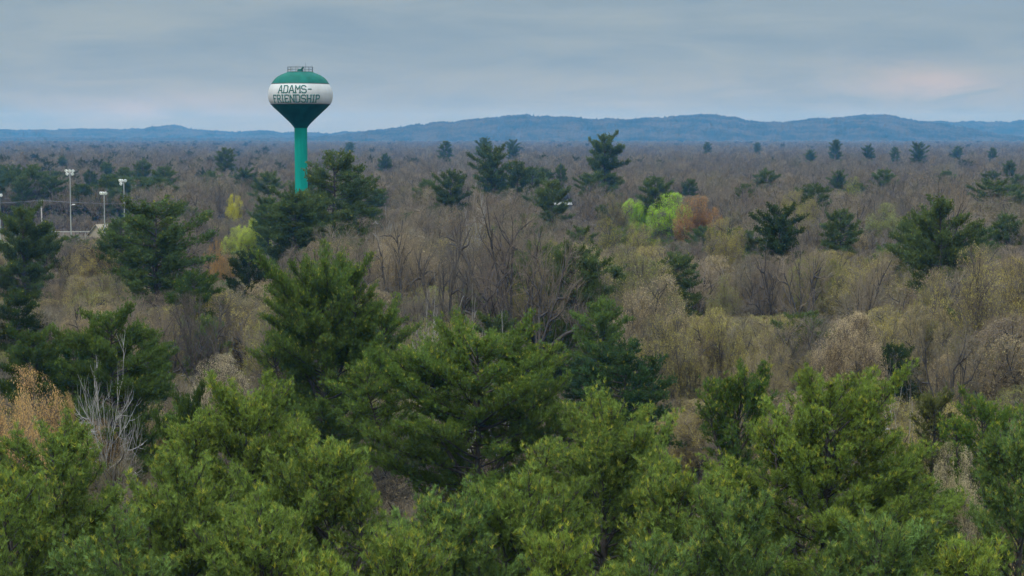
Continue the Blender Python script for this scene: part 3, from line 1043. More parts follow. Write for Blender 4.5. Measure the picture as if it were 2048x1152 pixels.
FBUD = bl(3, 420, [M_TWIG, M_FARBUD], h=16, w=10, kids=(6, 7, 8, 5), trunk=0.3, twig_r=0.023, domek=0.15, up=(0.03, 0.03, 0.04, 0.05), twig_seg=1, buds=1500, bud=(0.26, 0.17), clump=2.5)
NBUD = bl(2, 430, [M_TWIG, M_LEAF], h=14, w=8.5, kids=(7, 9, 10, 8), trunk=0.25, stems=[2, 3], domek=0.2, up=(0.02, 0.03, 0.04, 0.05), buds=100000, bud=(0.12, 0.08), clump=4.0)
DEAD = bl(2, 440, [M_WHITE, M_WHITE], h=14, w=7.5, kids=(10, 6, 5), trunk=0.48, up=(0.05, 0.09, 0.10), wob=0.09, stems=1, twig_r=0.014, limb_k=0.6, dome=0)
DEADT = [(t.copy(), c) for t, c in DEAD]
for t, c in DEADT:
    t.materials.clear(); t.materials.append(M_WHITE)
SNAG = bl(2, 450, [M_WHITE, M_WHITE], h=12, w=6, kids=(5, 2, 1), trunk=0.5, up=(0.02, -0.04, 0.02), wob=0.22, stems=2, limb_k=0.65, dome=0)
for t, c in SNAG:
    t.materials.clear(); t.materials.append(M_WHITE)

G_NEAR, G_MID, G_FAR = (0.150, 0.225, 0.048), (0.040, 0.078, 0.022), (0.036, 0.066, 0.026)
TAN, ORANGE_TAN, OLIVE, YTAN = (0.40, 0.31, 0.17), (0.58, 0.38, 0.155), (0.35, 0.31, 0.09), (0.43, 0.36, 0.11)
rngp = np.random.default_rng(5)
HEROES = []        # (px, half width px, top row, lowest row that must stay visible, distance)
LAND = []          # landmarks for the labels of the ordinary trees: (px, row, distance, phrase)


def hero(px, w, ytop, yvis, d):
    HEROES.append((px, w / 2, ytop, yvis, d))


def fg_pine(px, ytop, w, d, label, yvis=None, seed=0, land=None, color=G_NEAR, tops=(), **kw):
    """a near pine with a mesh of its own; tops are (px, row, width px, fork height share) of extra leaders"""
    x_, y_, h = world(px, ytop, d)
    k_ = ppm(d)
    tt = tuple(((a - px) / k_, rngp.uniform(-0.5, 0.5), world(px, b, d)[2], c / k_, h * f) for a, b, c, f in tops)
    kw.setdefault('density', 1.45)
    if d < 80:
        kw.setdefault('round_k', 0.85)
        kw.setdefault('asc', 1.2)
        kw.setdefault('gaps', 0.2)
    T, C = make_pine(seed or int(px + ytop), h, w / k_, tops=tt, **kw)
    o = tree_from('pine_tree', T.build('near_pine_trunk', [M_PBARK], True), C.build('near_pine_crown', [M_NEEDLE, M_PBARK]), (x_, y_, -0.3), 0.0, color=color)
    tag(o, label, 'pine tree', 'pines in the near belt')
    hero(px, w, ytop, yvis or 1160, d)
    if land:
        LAND.append((px, ytop + 90, d, land))
    return o


def placed(protos, px, ytop, w, d, label, cat, group, name, i=None, base=(16, 9), color=None, yvis=None, land=None, dz=-0.3, fix=False):
    want = {'pine_tree': 2.5, 'leafy_tree': 1.4}.get(name, 2.0)
    d2 = CAM_H * F / (want * w + ytop - HORIZON)
    if not fix and d > 95 and d2 > d and name not in ('dead_tree', 'dead_snag'):
        d = min(d2, d * 1.9)
    x_, y_, h = world(px, ytop, d)
    T, C = protos[(int(px * 7 + ytop) if i is None else i) % len(protos)]
    sw, sh = (w / ppm(d)) / base[1], (h + 0.3) / base[0]
    o = tree_from(name, T, C, (x_, y_, dz), rngp.uniform(0, 6.28), (sw, sw, sh), color)
    tag(o, label, cat, group)
    hero(px, w, ytop, yvis or ytop + w * 0.9, d)
    if land:
        LAND.append((px, ytop + w * 0.4, d, land))
    return o


def vary(c, amt=0.14):
    k_ = 1 + rngp.normal(0, amt)
    return tuple(max(0.005, v * k_ * (1 + rngp.normal(0, amt * 0.35))) for v in c)


# ---- near belt of white pines
YG = (0.165, 0.242, 0.044)
BG = (0.115, 0.195, 0.054)
fg_pine(112, 832, 330, 66, 'yellow-tipped pine in front of the orange-tan tree, narrow top', land='the narrow pine by the orange-tan tree', color=G_NEAR, base=0.3, tops=((55, 905, 130, 0.6), (190, 930, 140, 0.55)))
fg_pine(372, 892, 360, 62, 'pine with a rounded yellowish top below the white dead tree', color=G_NEAR, base=0.3, asc=1.15, tops=((300, 950, 130, 0.6), (455, 960, 150, 0.6)))
fg_pine(492, 742, 330, 76, 'bright tiered pine between the white dead tree and the big centre pines', land='the bright tiered pine', color=YG, base=0.25, tops=((400, 800, 150, 0.6), (585, 800, 150, 0.6)))
fg_pine(645, 495, 262, 113, 'tall dark pine with fan-shaped top, farthest back of the centre pines', yvis=830, land='the tall fan-topped pine', color=(0.102, 0.170, 0.036), base=0.25, asc=1.0, gaps=0.12, round_k=0.36, tips=0.5,
        tops=((592, 552, 110, 0.62), (715, 510, 125, 0.66), (770, 574, 160, 0.55), (545, 640, 120, 0.5)))
fg_pine(955, 632, 430, 93, 'broad flat-topped pine with bare lower limbs, centre of the near belt', yvis=1000, land='the broad flat-topped pine', color=(0.112, 0.185, 0.037), base=0.42, asc=0.85, gaps=0.14, prof_k=0.55, tips=0.5,
        tops=((850, 645, 170, 0.6), (1050, 650, 170, 0.6), (745, 680, 150, 0.5), (1130, 760, 120, 0.5)))
fg_pine(1205, 782, 370, 70, 'pine with yellow shoots on its square top, right of the flat-topped pine', land='the pine with yellow shoots', color=G_NEAR, base=0.25, tips=0.8, tops=((1100, 850, 140, 0.6), (1310, 900, 150, 0.55)))
fg_pine(1655, 728, 470, 73, 'big bright green pine, widest of the near belt on the right', land='the big bright green pine', color=YG, base=0.2, tips=0.8, asc=1.1, tops=((1560, 800, 170, 0.55), (1730, 735, 130, 0.66), (1790, 860, 160, 0.5), (1480, 900, 160, 0.5)))
fg_pine(1478, 714, 140, 84, 'darker pine with a leaning top beside the big bright pine', yvis=900, land='the leaning-topped pine', color=(0.074, 0.14, 0.03), base=0.35, asc=1.3, tips=0.7, round_k=0.5, tops=((1425, 722, 70, 0.75),))
fg_pine(1965, 772, 150, 97, 'bright rounded pine behind the tan bush', yvis=900, land='the bright rounded pine', color=(0.10, 0.185, 0.028), base=0.2, round_k=0.5, tops=((1905, 800, 80, 0.6), (2035, 790, 100, 0.6)))
fg_pine(2045, 835, 260, 66, 'pine rising at the edge beside the tan bush', color=BG, base=0.2)
fg_pine(1870, 768, 88, 99, 'small olive-brown pine left of the bright rounded pine', yvis=880, color=(0.10, 0.11, 0.035), base=0.2, tips=0.1)
fg_pine(655, 868, 300, 64, 'pine with scattered yellow tips in front of the fan-topped pine', color=G_NEAR, base=0.25, tips=0.8, tops=((720, 930, 130, 0.6), (585, 905, 130, 0.6)))
fg_pine(1060, 925, 220, 60, 'pine with a knobbly yellowish spire below the flat-topped pine', color=G_NEAR, base=0.25, asc=1.1, tops=((1010, 985, 110, 0.6), (1120, 975, 100, 0.6)))
fg_pine(905, 965, 260, 58, 'low pine covering the foot of the flat-topped pine', color=BG, base=0.2, tops=((850, 1000, 120, 0.6),))
fg_pine(1345, 898, 240, 64, 'pine with a yellow crest in front of the brown brush gap', color=G_NEAR, base=0.25, tips=0.8, tops=((1420, 930, 110, 0.6),))
fg_pine(15, 905, 240, 62, 'pine cut by the photo edge in front of the orange-tan tree', color=G_NEAR, base=0.25)
fg_pine(235, 1005, 260, 54, 'lowest pine on the left, only its upper crown showing', color=BG, base=0.2, tops=((290, 1050, 110, 0.6),))
fg_pine(520, 980, 260, 56, 'bushy pine between the rounded-top pine and the yellow-tipped one', color=G_NEAR, base=0.2, tops=((450, 1020, 110, 0.6),))
fg_pine(800, 1035, 250, 52, 'dark-based pine with pale tips, lowest in the middle', color=G_NEAR, base=0.2, tips=0.8)
fg_pine(1120, 1045, 220, 51, 'pine with two yellowish heads below the knobbly spire', color=YG, base=0.2, tops=((1190, 1075, 100, 0.6),))
fg_pine(1470, 965, 300, 58, 'shaded pine at the foot of the leaning-topped pine', color=BG, base=0.2, tops=((1400, 1000, 120, 0.6),))
fg_pine(1760, 1010, 300, 55, 'low pine at the foot of the big bright green pine', color=BG, base=0.2, tops=((1690, 1060, 120, 0.6),))
fg_pine(1935, 1060, 220, 52, 'lowest pine on the right with bright tips', color=YG, base=0.2, tips=0.8)
fg_pine(655, 1085, 220, 50, 'pine showing only its yellowish tip at the bottom, left of the dark-based pine', color=YG, base=0.2)
fg_pine(1300, 1060, 240, 52, 'deep green low pine below the yellow-crested one', color=BG, base=0.2)

# ---- second belt
P2 = 'pines behind the near belt'
mp = (0.102, 0.168, 0.038)


def pine2(px, ytop, w, d, label, yvis=None, land=None, color=None, i=None, group=P2):
    return placed(PINES, px, ytop, w, d, label, 'pine tree', group, 'pine_tree', i, (20, 9), vary(color or mp, 0.08), yvis, land)


pine2(32, 582, 105, 122, 'dark narrow pine at the left edge, above the orange-tan tree', 690, 'the dark narrow pine at the edge', (0.036, 0.07, 0.018))
pine2(222, 610, 200, 118, 'rounded dark green pine directly behind the white dead tree', 800, 'the rounded pine behind the dead tree', i=4)
pine2(295, 668, 120, 114, 'lower shoulder pine to the right of the rounded pine behind the dead tree', 790)
pine2(65, 655, 150, 110, 'bushy mid green pine just above the orange-tan tree', 730, color=(0.052, 0.100, 0.02), i=4)
pine2(145, 668, 130, 116, 'bushy pine between the edge pine and the white dead tree', 740, color=(0.048, 0.095, 0.02))
pine2(408, 632, 88, 112, 'small upright pine between the dead tree and the fan-topped pine', 740, 'the small upright pine', i=0)
pine2(1205, 600, 125, 126, 'dark green pine behind the olive-budded thicket', 690, 'the dark pine over the olive thicket', i=1)
pine2(1118, 640, 70, 112, 'pale yellow-green young pine right of the flat-topped pine', 760, 'the pale young pine', (0.075, 0.125, 0.028), i=4)
pine2(1252, 682, 190, 101, 'blue-green layered pine left of the brown brush gap', 850, 'the blue-green layered pine', (0.034, 0.078, 0.030), i=2)
pine2(1165, 715, 90, 104, 'small blue-green pine against the layered one', 800, color=(0.036, 0.08, 0.03))
pine2(1232, 835, 130, 88, 'dark low pine at the left edge of the brown brush gap', 930, color=(0.032, 0.066, 0.022))
pine2(380, 770, 120, 92, 'dim bushy pine under the pale tan tree', 850, color=(0.05, 0.09, 0.022))
pine2(1790, 690, 100, 128, 'dark pine half hidden below the tan-flowered tree', 780, color=(0.03, 0.062, 0.022))

P3 = 'pines standing out of the bare woods'
mb = (0.086, 0.130, 0.042)


def pine3(*a, **k_):
    k_.setdefault('color', mb)
    return pine2(*a, group=P3, **k_)


pine3(45, 408, 118, 250, 'bushy dark pine in front of the playing field', yvis=520, land='the pine before the playing field', i=4)
pine3(92, 455, 80, 240, 'lower pine leaning against the one before the playing field', yvis=530)
pine3(312, 396, 195, 215, 'big spreading pine right of the floodlights', yvis=570, land='the big spreading pine by the floodlights', i=3)
pine3(240, 440, 100, 220, 'left shoulder pine of the big spreading pine by the floodlights', yvis=540)
pine3(388, 543, 110, 152, 'flat light green pine in front of the big spreading pine', yvis=600, color=(0.046, 0.095, 0.018), land='the flat light green pine', i=2)
pine3(497, 500, 90, 190, 'dull dark pine under the yellow-green tree', yvis=560, color=(0.030, 0.055, 0.022))
pine3(667, 303, 140, 300, 'tall dark layered pine immediately right of the water tower stem', yvis=400, land='the layered pine by the water tower', i=2)
pine3(720, 350, 90, 310, 'right shoulder pine of the layered pine by the tower', yvis=400)
pine3(590, 378, 150, 285, 'dark pine hiding the foot of the water tower', yvis=430, land='the pine at the tower foot', i=4)
pine3(535, 392, 70, 300, 'low dark pine left of the tower foot', yvis=430)
pine3(632, 388, 110, 290, 'low dark pine between tower foot and layered pine', yvis=430)
pine3(1210, 265, 80, 330, 'tallest lone dark pine, its top on the skyline', yvis=335, land='the lone skyline pine', i=4)
pine3(983, 290, 78, 380, 'dark pine with an open forked top left of the skyline pine', yvis=345, land='the fork-topped dark pine', i=3)
pine3(902, 340, 72, 300, 'dark pine above the big centre oaks', yvis=400, land='the dark pine above the oaks', i=0)
pine3(1105, 360, 76, 290, 'dark spreading pine beside the small white roof', yvis=400, land='the pine by the white roof', i=1)
pine3(1035, 322, 60, 370, 'dark pine between the fork-topped pine and the white roof', yvis=358)
pine3(1122, 328, 24, 360, 'little spire pine above the white roof', yvis=352)
pine3(1560, 407, 104, 230, 'dark pine with fanned limbs above the brown oaks on the right', yvis=490, land='the fan-limbed pine', i=3, color=(0.036, 0.072, 0.02))
pine3(1682, 420, 84, 250, 'dull dark pine right of the fan-limbed pine', yvis=480, land='the dull dark pine')
pine3(1882, 394, 150, 215, 'widest dark pine of the middle woods, on the right', yvis=520, land='the widest dark pine', i=3)
pine3(1832, 430, 110, 218, 'left shoulder pine of the widest dark pine', yvis=500)
pine3(1945, 440, 90, 218, 'right shoulder pine of the widest dark pine', yvis=480)
pine3(2015, 428, 70, 225, 'dark pine at the right edge near the grey house', yvis=480, land='the dark pine at the right edge')
pine3(1675, 340, 36, 330, 'small dark pine beside the yellow-green haze of buds', yvis=372)
pine3(1495, 458, 56, 220, 'small round dark pine left of the fan-limbed pine', yvis=500, i=4)
pine3(1205, 408, 36, 300, 'small round dark pine left of the lime-green trees', yvis=432, i=4)
pine3(1378, 358, 36, 330, 'small dark pine right behind the lime-green trees', yvis=385)
for px, yt, w_, d_ in ((890, 280, 40, 620), (1672, 277, 36, 640), (1737, 287, 32, 620), (1837, 282, 46, 620), (2020, 319, 40, 430), (285, 317, 50, 430), (450, 294, 56, 520),
                       (968, 273, 46, 950), (1026, 277, 40, 960), (1790, 292, 26, 640), (1985, 293, 26, 700), (1515, 283, 20, 900), (1415, 282, 22, 900), (1915, 290, 30, 700), (770, 305, 40, 520),
                       (760, 375, 46, 330), (1000, 340, 40, 360), (125, 310, 26, 620), (215, 322, 36, 560), (180, 338, 40, 470), (700, 282, 26, 1000), (1620, 297, 30, 620)):
    near = min(LAND, key=lambda q: abs(q[0] - px) + abs(q[1] - yt) * 0.8)
    pine3(px, yt + 2, w_ * 0.75, d_, f'small far dark pine {"left" if px < near[0] else "right"} of {near[3]}'[:120], yvis=yt + w_ * 0.7)

# ---- leafing, budding, bare and dead trees that stand out
LIME = (0.33, 0.56, 0.018)


def leafy(px, yt, w_, d_, label, color, yvis=None, land=None, i=None, fix=False):
    return placed(LEAFY, px, yt, w_, d_, label, 'leafy tree', 'trees in fresh leaf', 'leafy_tree', i, (14, 9), color, yvis, land, fix=fix)


def budding(px, yt, w_, d_, label, color, yvis=None, land=None, i=None, protos=None):
    return placed(protos or BUD, px, yt, w_, d_, label, 'budding tree', 'trees coming into bud', 'budding_tree', i, (14, 8.5), color, yvis, land)


leafy(1276, 393, 84, 250, 'lime-green leafy tree, left of the bright pair', LIME, 448, 'the lime-green pair', 0)
leafy(1340, 382, 98, 258, 'lime-green leafy tree touching the rust-coloured tree', LIME, 440, None, 1)
leafy(1396, 387, 104, 248, 'rust-orange tree beside the lime-green pair', (0.36, 0.18, 0.065), 450, 'the rust-orange tree', 2)
leafy(1325, 420, 56, 226, 'dull grey-green round tree in front of the lime pair', (0.075, 0.082, 0.040), 475, None, 1)
leafy(508, 429, 96, 228, 'yellow-green tree left of the tower foot', (0.40, 0.50, 0.06), 492, 'the yellow-green tree', 0)
leafy(474, 452, 70, 226, 'paler lower tree touching the yellow-green tree', (0.38, 0.46, 0.08), 500, None, 2)
leafy(468, 386, 46, 500, 'small upright yellow shrub-like tree left of the tower foot', (0.50, 0.48, 0.03), 428, None, 2, fix=True)
leafy(1773, 403, 86, 238, 'pale yellow-green tree against the widest dark pine', (0.26, 0.30, 0.085), 450, 'the pale yellow-green tree', 1)
budding(1703, 347, 62, 325, 'yellow-green budding tree beside the small dark pine', (0.30, 0.34, 0.03), 375)
budding(437, 475, 86, 226, 'orange budding tree below the yellow-green tree', (0.42, 0.23, 0.06), 540, 'the orange budding tree')
budding(465, 505, 60, 215, 'gold budding tree under the yellow-green tree', (0.44, 0.33, 0.05), 550)
budding(1215, 432, 110, 245, 'olive-yellow budding tree left of the lime pair', (0.34, 0.33, 0.05), 470, 'the olive-yellow trees')
budding(1280, 440, 100, 240, 'olive-yellow budding tree under the lime pair', (0.34, 0.34, 0.05), 480)
budding(1235, 378, 80, 290, 'tan-olive rounded tree above the olive-yellow ones', (0.32, 0.28, 0.09), 415)
budding(1455, 430, 100, 228, 'yellow-tan budding tree right of the rust tree', (0.36, 0.32, 0.07), 500)
budding(1600, 375, 90, 290, 'yellowish budding tree above the fan-limbed pine', (0.33, 0.31, 0.07), 420)
budding(1705, 450, 70, 232, 'gold-tan budding tree beside the dull pine', (0.42, 0.32, 0.12), 490)
budding(28, 712, 285, 108, 'large orange-tan tree at the left edge', ORANGE_TAN, 905, 'the orange-tan tree', 0, NBUD)
budding(185, 826, 150, 104, 'small orange-tan tree below the white dead tree', ORANGE_TAN, 890, None, 1, NBUD)
budding(437, 698, 165, 120, 'pale tan tree beside the small upright pine', (0.50, 0.42, 0.27), 800, 'the pale tan tree', 1, NBUD)
budding(105, 705, 90, 96, 'dull olive-tan tree between the orange-tan tree and the dead tree', (0.30, 0.26, 0.13), 770)
budding(1330, 618, 165, 108, 'olive-budded tree, leftmost of the thicket above the brush gap', OLIVE, 740, 'the olive-budded thicket', 0)
budding(1432, 605, 150, 112, 'tallest olive-budded tree of the thicket above the brush gap', OLIVE, 730, None, 1)
budding(1530, 652, 150, 106, 'olive-tan budded tree in front of the dark-trunked oaks', (0.36, 0.31, 0.11), 760, None, 2)
budding(1600, 690, 120, 98, 'small olive-tan tree just left of the big bright pine top', (0.36, 0.31, 0.11), 760, None, 3)
budding(1385, 690, 130, 104, 'brown-olive budded tree over the brush gap', (0.32, 0.27, 0.12), 790, None, 4)
budding(1702, 612, 170, 135, 'rounded tan-flowered tree above the big bright pine', (0.48, 0.38, 0.22), 740, 'the tan-flowered tree', 1, NBUD)
budding(1775, 718, 105, 105, 'small tan-flowered tree beside the fallen white wood', (0.50, 0.40, 0.22), 770, None, 0)
budding(1905, 866, 165, 94, 'pale tan bush-like tree among the right-hand pines', (0.52, 0.45, 0.26), 1040, 'the tan bush', 0, NBUD)
budding(1955, 483, 200, 172, 'wide yellow-tan tree below the grey house', (0.38, 0.33, 0.10), 600, 'the wide yellow-tan tree', 2)
budding(2020, 505, 150, 160, 'gold-tan tree at the right edge', (0.44, 0.36, 0.09), 610, None, 0)
budding(1855, 540, 150, 166, 'olive-tan tree under the widest dark pine', (0.32, 0.29, 0.10), 620, None, 4)
budding(1850, 600, 150, 140, 'dull tan tree right of the tan-flowered tree', (0.34, 0.27, 0.14), 690, None, 1)
budding(5, 500, 80, 210, 'yellowish tree at the left edge below the field pine', (0.36, 0.30, 0.10), 590, None, 3)
budding(1445, 545, 90, 150, 'faint green-yellow tree among the bare stems', (0.26, 0.30, 0.05), 620, None, 2)

B_ = 'bare trees of the middle woods'


def bare(px, yt, w_, d_, label, yvis=None, land=None, i=None, protos=None, base=(18, 13)):
    return placed(protos or OAK, px, yt, w_, d_, label, 'bare tree', B_, 'bare_tree', i, base, None, yvis, land)


bare(1000, 372, 250, 202, 'largest bare oak with dark twisting limbs, centre of the woods', 610, 'the largest bare oak', 0)
bare(905, 422, 200, 192, 'bare oak with a dark fork left of the largest oak', 620, 'the dark-forked oak', 1)
bare(1105, 430, 200, 196, 'bare oak with wide crooked limbs right of the largest oak', 620, 'the crooked-limbed oak', 2)
bare(815, 412, 170, 206, 'slender dark-stemmed bare oak right of the fan-topped pine', 560, 'the slender oak', 1)
bare(1525, 470, 130, 165, 'bare oak with a straight dark trunk below the fan-limbed pine', 620, 'the straight dark-trunked oak', 2)
bare(1612, 470, 140, 176, 'leaning bare oak right of the straight dark-trunked one', 620, None, 0)
bare(1742, 492, 150, 166, 'bare oak with paired dark trunks under the widest pine', 600, 'the paired-trunk oak', 1)
bare(1885, 612, 190, 127, 'low bare oak with sprawling dark limbs on the right', 760, 'the sprawling oak', 2)
bare(1890, 344, 170, 262, 'large pale tan bare tree behind the widest dark pine', 400, 'the large pale bare tree', 0)
bare(395, 570, 150, 140, 'rounded bare tree below the flat light green pine', 650, 'the rounded bare tree', 2, BARE, (16, 9))
for k, (px, yt, w_, d_, lab, grp) in enumerate([(218, 676, 165, 125, 'bleached white dead tree with upswept bare branches', 'dead'), (860, 542, 60, 150, 'thin white birch-like dead tree under the dark-forked oak', 'dead')]):
    placed(DEADT, px, yt, w_, d_, lab, 'dead tree', 'bleached dead trees', 'dead_tree', k, (14, 7.5), None, 860 if k == 0 else 640, 'the white dead tree' if k == 0 else 'the thin white dead tree')
for k, (px, yt, w_, d_, lab) in enumerate([(935, 585, 110, 122, 'broken white snag with bowed limbs behind the flat-topped pine'), (1000, 600, 80, 118, 'low white snag leaning right behind the flat-topped pine'),
                                           (1800, 735, 90, 112, 'fallen-looking white snag beside the small tan-flowered tree'), (765, 395, 50, 250, 'pale snag right of the tower')]):
    placed(SNAG, px, yt, w_, d_, lab, 'snag', 'broken white snags', 'dead_snag', k, (12, 6), None, yt + 60)
placed(DEADT, 948, 362, 60, 255, 'pale-limbed dead tree above the largest oak', 'dead tree', 'bleached dead trees', 'dead_tree', 0, (14, 7.5), None, 405)
hero(601.7, 130, 130, 385, TD)
hero(139, 40, 338, 436, 480); hero(208, 24, 384, 440, 480); hero(247, 24, 358, 430, 480); hero(82, 12, 400, 440, 520); hero(4, 16, 388, 400, 480)
hero(204, 30, 447, 463, 500); hero(160, 100, 461, 467, 505); hero(8, 30, 462, 492, 480)
hero(1124, 34, 400, 412, 640); hero(1842, 30, 462, 482, 425)
LAND += [(601, 300, 333, 'the water tower'), (180, 400, 480, 'the floodlight poles'), (1380, 830, 130, 'the brown brush gap')]

# ------------------------------------------------------------------ the ordinary woods
rg = np.random.default_rng(21)


def smooth_noise(x, y, s, k):
    return (math.sin(x / s + k) + math.sin(y / s * 1.3 + 2 * k) + math.sin((x + y) / s * 0.7 + 3 * k)) / 3


def allowed(px, d, wpx, h):
    """lower a tree that would hide a tree or building known to show behind it"""
    yt = HORIZON + F * (CAM_H - h) / d
    for (hx, hw_, hy, hv, hd) in HEROES:
        if hd > d + 2 and abs(px - hx) < hw_ * 0.85 + wpx * 0.42 and yt < hv:
            yt = hv
    return CAM_H - (yt - HORIZON) * d / F


hero_xy = [((hx - 1024) / F * hd, hd, hw_ * hd / F) for hx, hw_, hy, hv, hd in HEROES]
cand = []


def cells(d0, d1, cell, wide=0.335):
    d = d0
    while d < d1:
        half = d * wide + 8
        n = int(2 * half / cell)
        for k in range(n):
            yield (-half + (k + 0.5) * cell + rg.uniform(-0.45, 0.45) * cell, d + rg.uniform(-0.45, 0.45) * cell)
        d += cell


for (x_, d_) in cells(84, 700, 6.6):
    if d_ > 330 and rg.random() < 0.28:
        continue
    px = 1024 + x_ / d_ * F
    if any((x_ - a) ** 2 + (d_ - b) ** 2 < (max(1.6, 0.55 * c)) ** 2 for a, b, c in hero_xy):
        continue
    if (px < 70 and 430 < d_ < 560) or (px < 300 and 440 < d_ < 512):
        continue                            # the open field
    nz = smooth_noise(x_, d_, 23, 1.0)
    n2_ = smooth_noise(x_, d_, 41, 4.0)
    u = rg.random()
    pine_p = (0.05 if d_ < 250 else 0.02) + (0.10 if nz > 0.55 else 0)
    if px < 330 and d_ > 555:
        pine_p = 0.42
    if d_ < 125:
        pine_p = 0.16 if px < 520 else 0.05
    bud_p = 0.30 + 0.25 * max(0, n2_) + (0.18 if px > 1150 else 0) + (0.15 if px > 1500 and d_ < 200 else 0)
    kind = 'pine' if u < pine_p else ('bud' if u < pine_p + bud_p else 'bare')
    if 1290 < px < 1440 and d_ < 150:
        kind, h = 'bare', rg.uniform(3.0, 5.5)
    elif kind == 'pine':
        h = rg.uniform(12, 20) if d_ > 150 else rg.uniform(9, 14)
    else:
        h = rg.uniform(13.0, 18.5) if d_ > 170 else rg.uniform(8.5, 12.5) + max(0, d_ - 120) * 0.08
    w_ = h * rg.uniform(0.66, 0.92) if kind != 'pine' else h * rg.uniform(0.40, 0.55)
    if px < 300 and 512 <= d_ < 562:
        h = rg.uniform(4.5, 7.5); w_ = h * 0.9; kind = 'bare'
    h2 = allowed(px, d_, w_ * ppm(d_), h)
    if h2 < 4.0:
        continue
    w_ *= (max(h2, 0.5 * h) / h) ** 0.6
    cand.append((d_, x_, kind, h2, w_))
cand.sort()
LIMIT = {'pine': 150, 'bud': 200, 'bare': 270}
count = dict.fromkeys(LIMIT, 0)
stuff = {k: [] for k in LIMIT}
first_far = {k: [] for k in LIMIT}
SHOW = {'bare': ('bare_tree', 'bare tree', 'ordinary bare trees of the woods'), 'bud': ('budding_tree', 'budding tree', 'ordinary budding trees of the woods'),
        'pine': ('pine_tree', 'pine tree', 'ordinary pines among the woods')}
BUDC = [(OLIVE, 'olive-budded'), (TAN, 'tan-budded'), (YTAN, 'yellowish-budded'), ((0.31, 0.24, 0.15), 'brown-budded'), ((0.25, 0.27, 0.07), 'greenish-budded')]
for d_, x_, kind, h, w_ in cand:
    px = 1024 + x_ / d_ * F
    half_px = w_ * 0.45 * ppm(d_)
    if count[kind] >= LIMIT[kind] or px + half_px < 0 or px - half_px > 2048:
        stuff[kind].append((x_, d_, w_, h))
        continue
    count[kind] += 1
    left = LIMIT[kind] - count[kind]
    name, cat, grp = SHOW[kind]
    px = 1024 + x_ / d_ * F
    py = HORIZON + F * (CAM_H - h) / d_
    rz = rg.uniform(0, 6.28)
    color = None
    if kind == 'bare':
        protos, base, adj = BARE, (16, 9), ('tall bare' if h > 15 else 'bare brown' if h > 12 else 'bare grey-brown' if h > 9 else 'low bare' if h > 6 else 'stunted bare')
    elif kind == 'bud':
        q = int(rg.integers(0, 5))
        protos, base, adj = BUD, (14, 8.5), BUDC[q][1]
        color = tuple(np.array(BUDC[q][0]) * rg.uniform(0.62, 0.98))
    else:
        protos, base, adj = PINES, (20, 9), ('tall dark' if h > 15 else ('dark' if h > 9 else 'small dark'))
        color = tuple(np.array(mb if d_ > 150 else mp) * rg.uniform(0.85, 1.2))
    if left < 3:                        # the last three of a kind carry the plainer far crown that the far woods repeat
        protos, base = {'bare': (FBARE, (16, 10)), 'bud': (FBUD, (16, 10)), 'pine': (FPINES, (20, 9))}[kind]
        T, C = protos[left]
    else:
        T, C = protos[int(rg.integers(0, len(protos)))]
    o = tree_from(name, T, C, (x_, d_, -0.3), rz, (w_ / base[1], w_ / base[1], h / base[0]), color)
    if left < 3:
        first_far[kind].append(o)
    q = min(LAND, key=lambda L: abs(L[0] - px) / 1.0 + abs(L[1] - py) * 1.2)
    dx = px - q[0]
    lr = 'left' if dx < 0 else 'right'
    fb = 'behind' if d_ > q[2] else 'in front'
    if abs(dx) < 30:
        side = 'behind' if d_ > q[2] else 'in front of'
    elif abs(dx) < 90:
        side = f'{fb} and just {lr} of'
    else:
        side = f'{fb} and well {lr} of'
    noun = {'bare': 'tree', 'bud': 'tree', 'pine': 'pine'}[kind]
    tag(o, f'{adj} {noun} {side} {q[3]}', cat, grp)

# trees of one description standing together: told apart by their order from left to right
ORD = ['first', 'second', 'third', 'fourth', 'fifth', 'sixth', 'seventh', 'eighth', 'ninth', 'tenth', 'eleventh', 'twelfth']
same = {}
for o in list(COL.objects):
    if o.parent is None and o.get('category') in ('pine tree', 'bare tree', 'budding tree'):
        same.setdefault(o['label'], []).append(o)
for lab, os_ in same.items():
    if len(os_) < 2:
        continue
    os_.sort(key=lambda q: q.location.x / q.location.y)
    for k, o in enumerate(os_):
        extra = (', left one', ', right one')[k] if len(os_) == 2 else f', {ORD[min(k, 11)]} from the left'
        if len((lab + extra).split()) > 16:
            extra = f', {ORD[min(k, 11)]} leftmost'
        if len((lab + extra).split()) <= 16:
            o['label'] = lab + extra

# beyond: too many to count
for (x_, d_) in list(cells(700, 1500, 10.5)) + list(cells(1500, 4750, 21.0)):
    px = 1024 + x_ / d_ * F
    nz = smooth_noise(x_, d_, 90, 1.7)
    u = rg.random()
    pp = 0.006 + 0.16 * max(0, nz - 0.45) + (0.035 if px < 560 else 0)
    bp = 0.36 + 0.2 * smooth_noise(x_, d_, 140, 5.0)
    kind = 'pine' if u < pp else ('bud' if u < pp + bp else 'bare')
    h = rg.uniform(11.5, 18.5) if kind != 'pine' else rg.uniform(13, 18.5)
    w_ = h * (rg.uniform(0.62, 0.82) if kind != 'pine' else rg.uniform(0.38, 0.55)) * (1.15 if d_ > 1500 else 1)
    h = allowed(px, d_, w_ * ppm(d_), h)
    if h > 5:
        stuff[kind].append((x_, d_, w_, h))


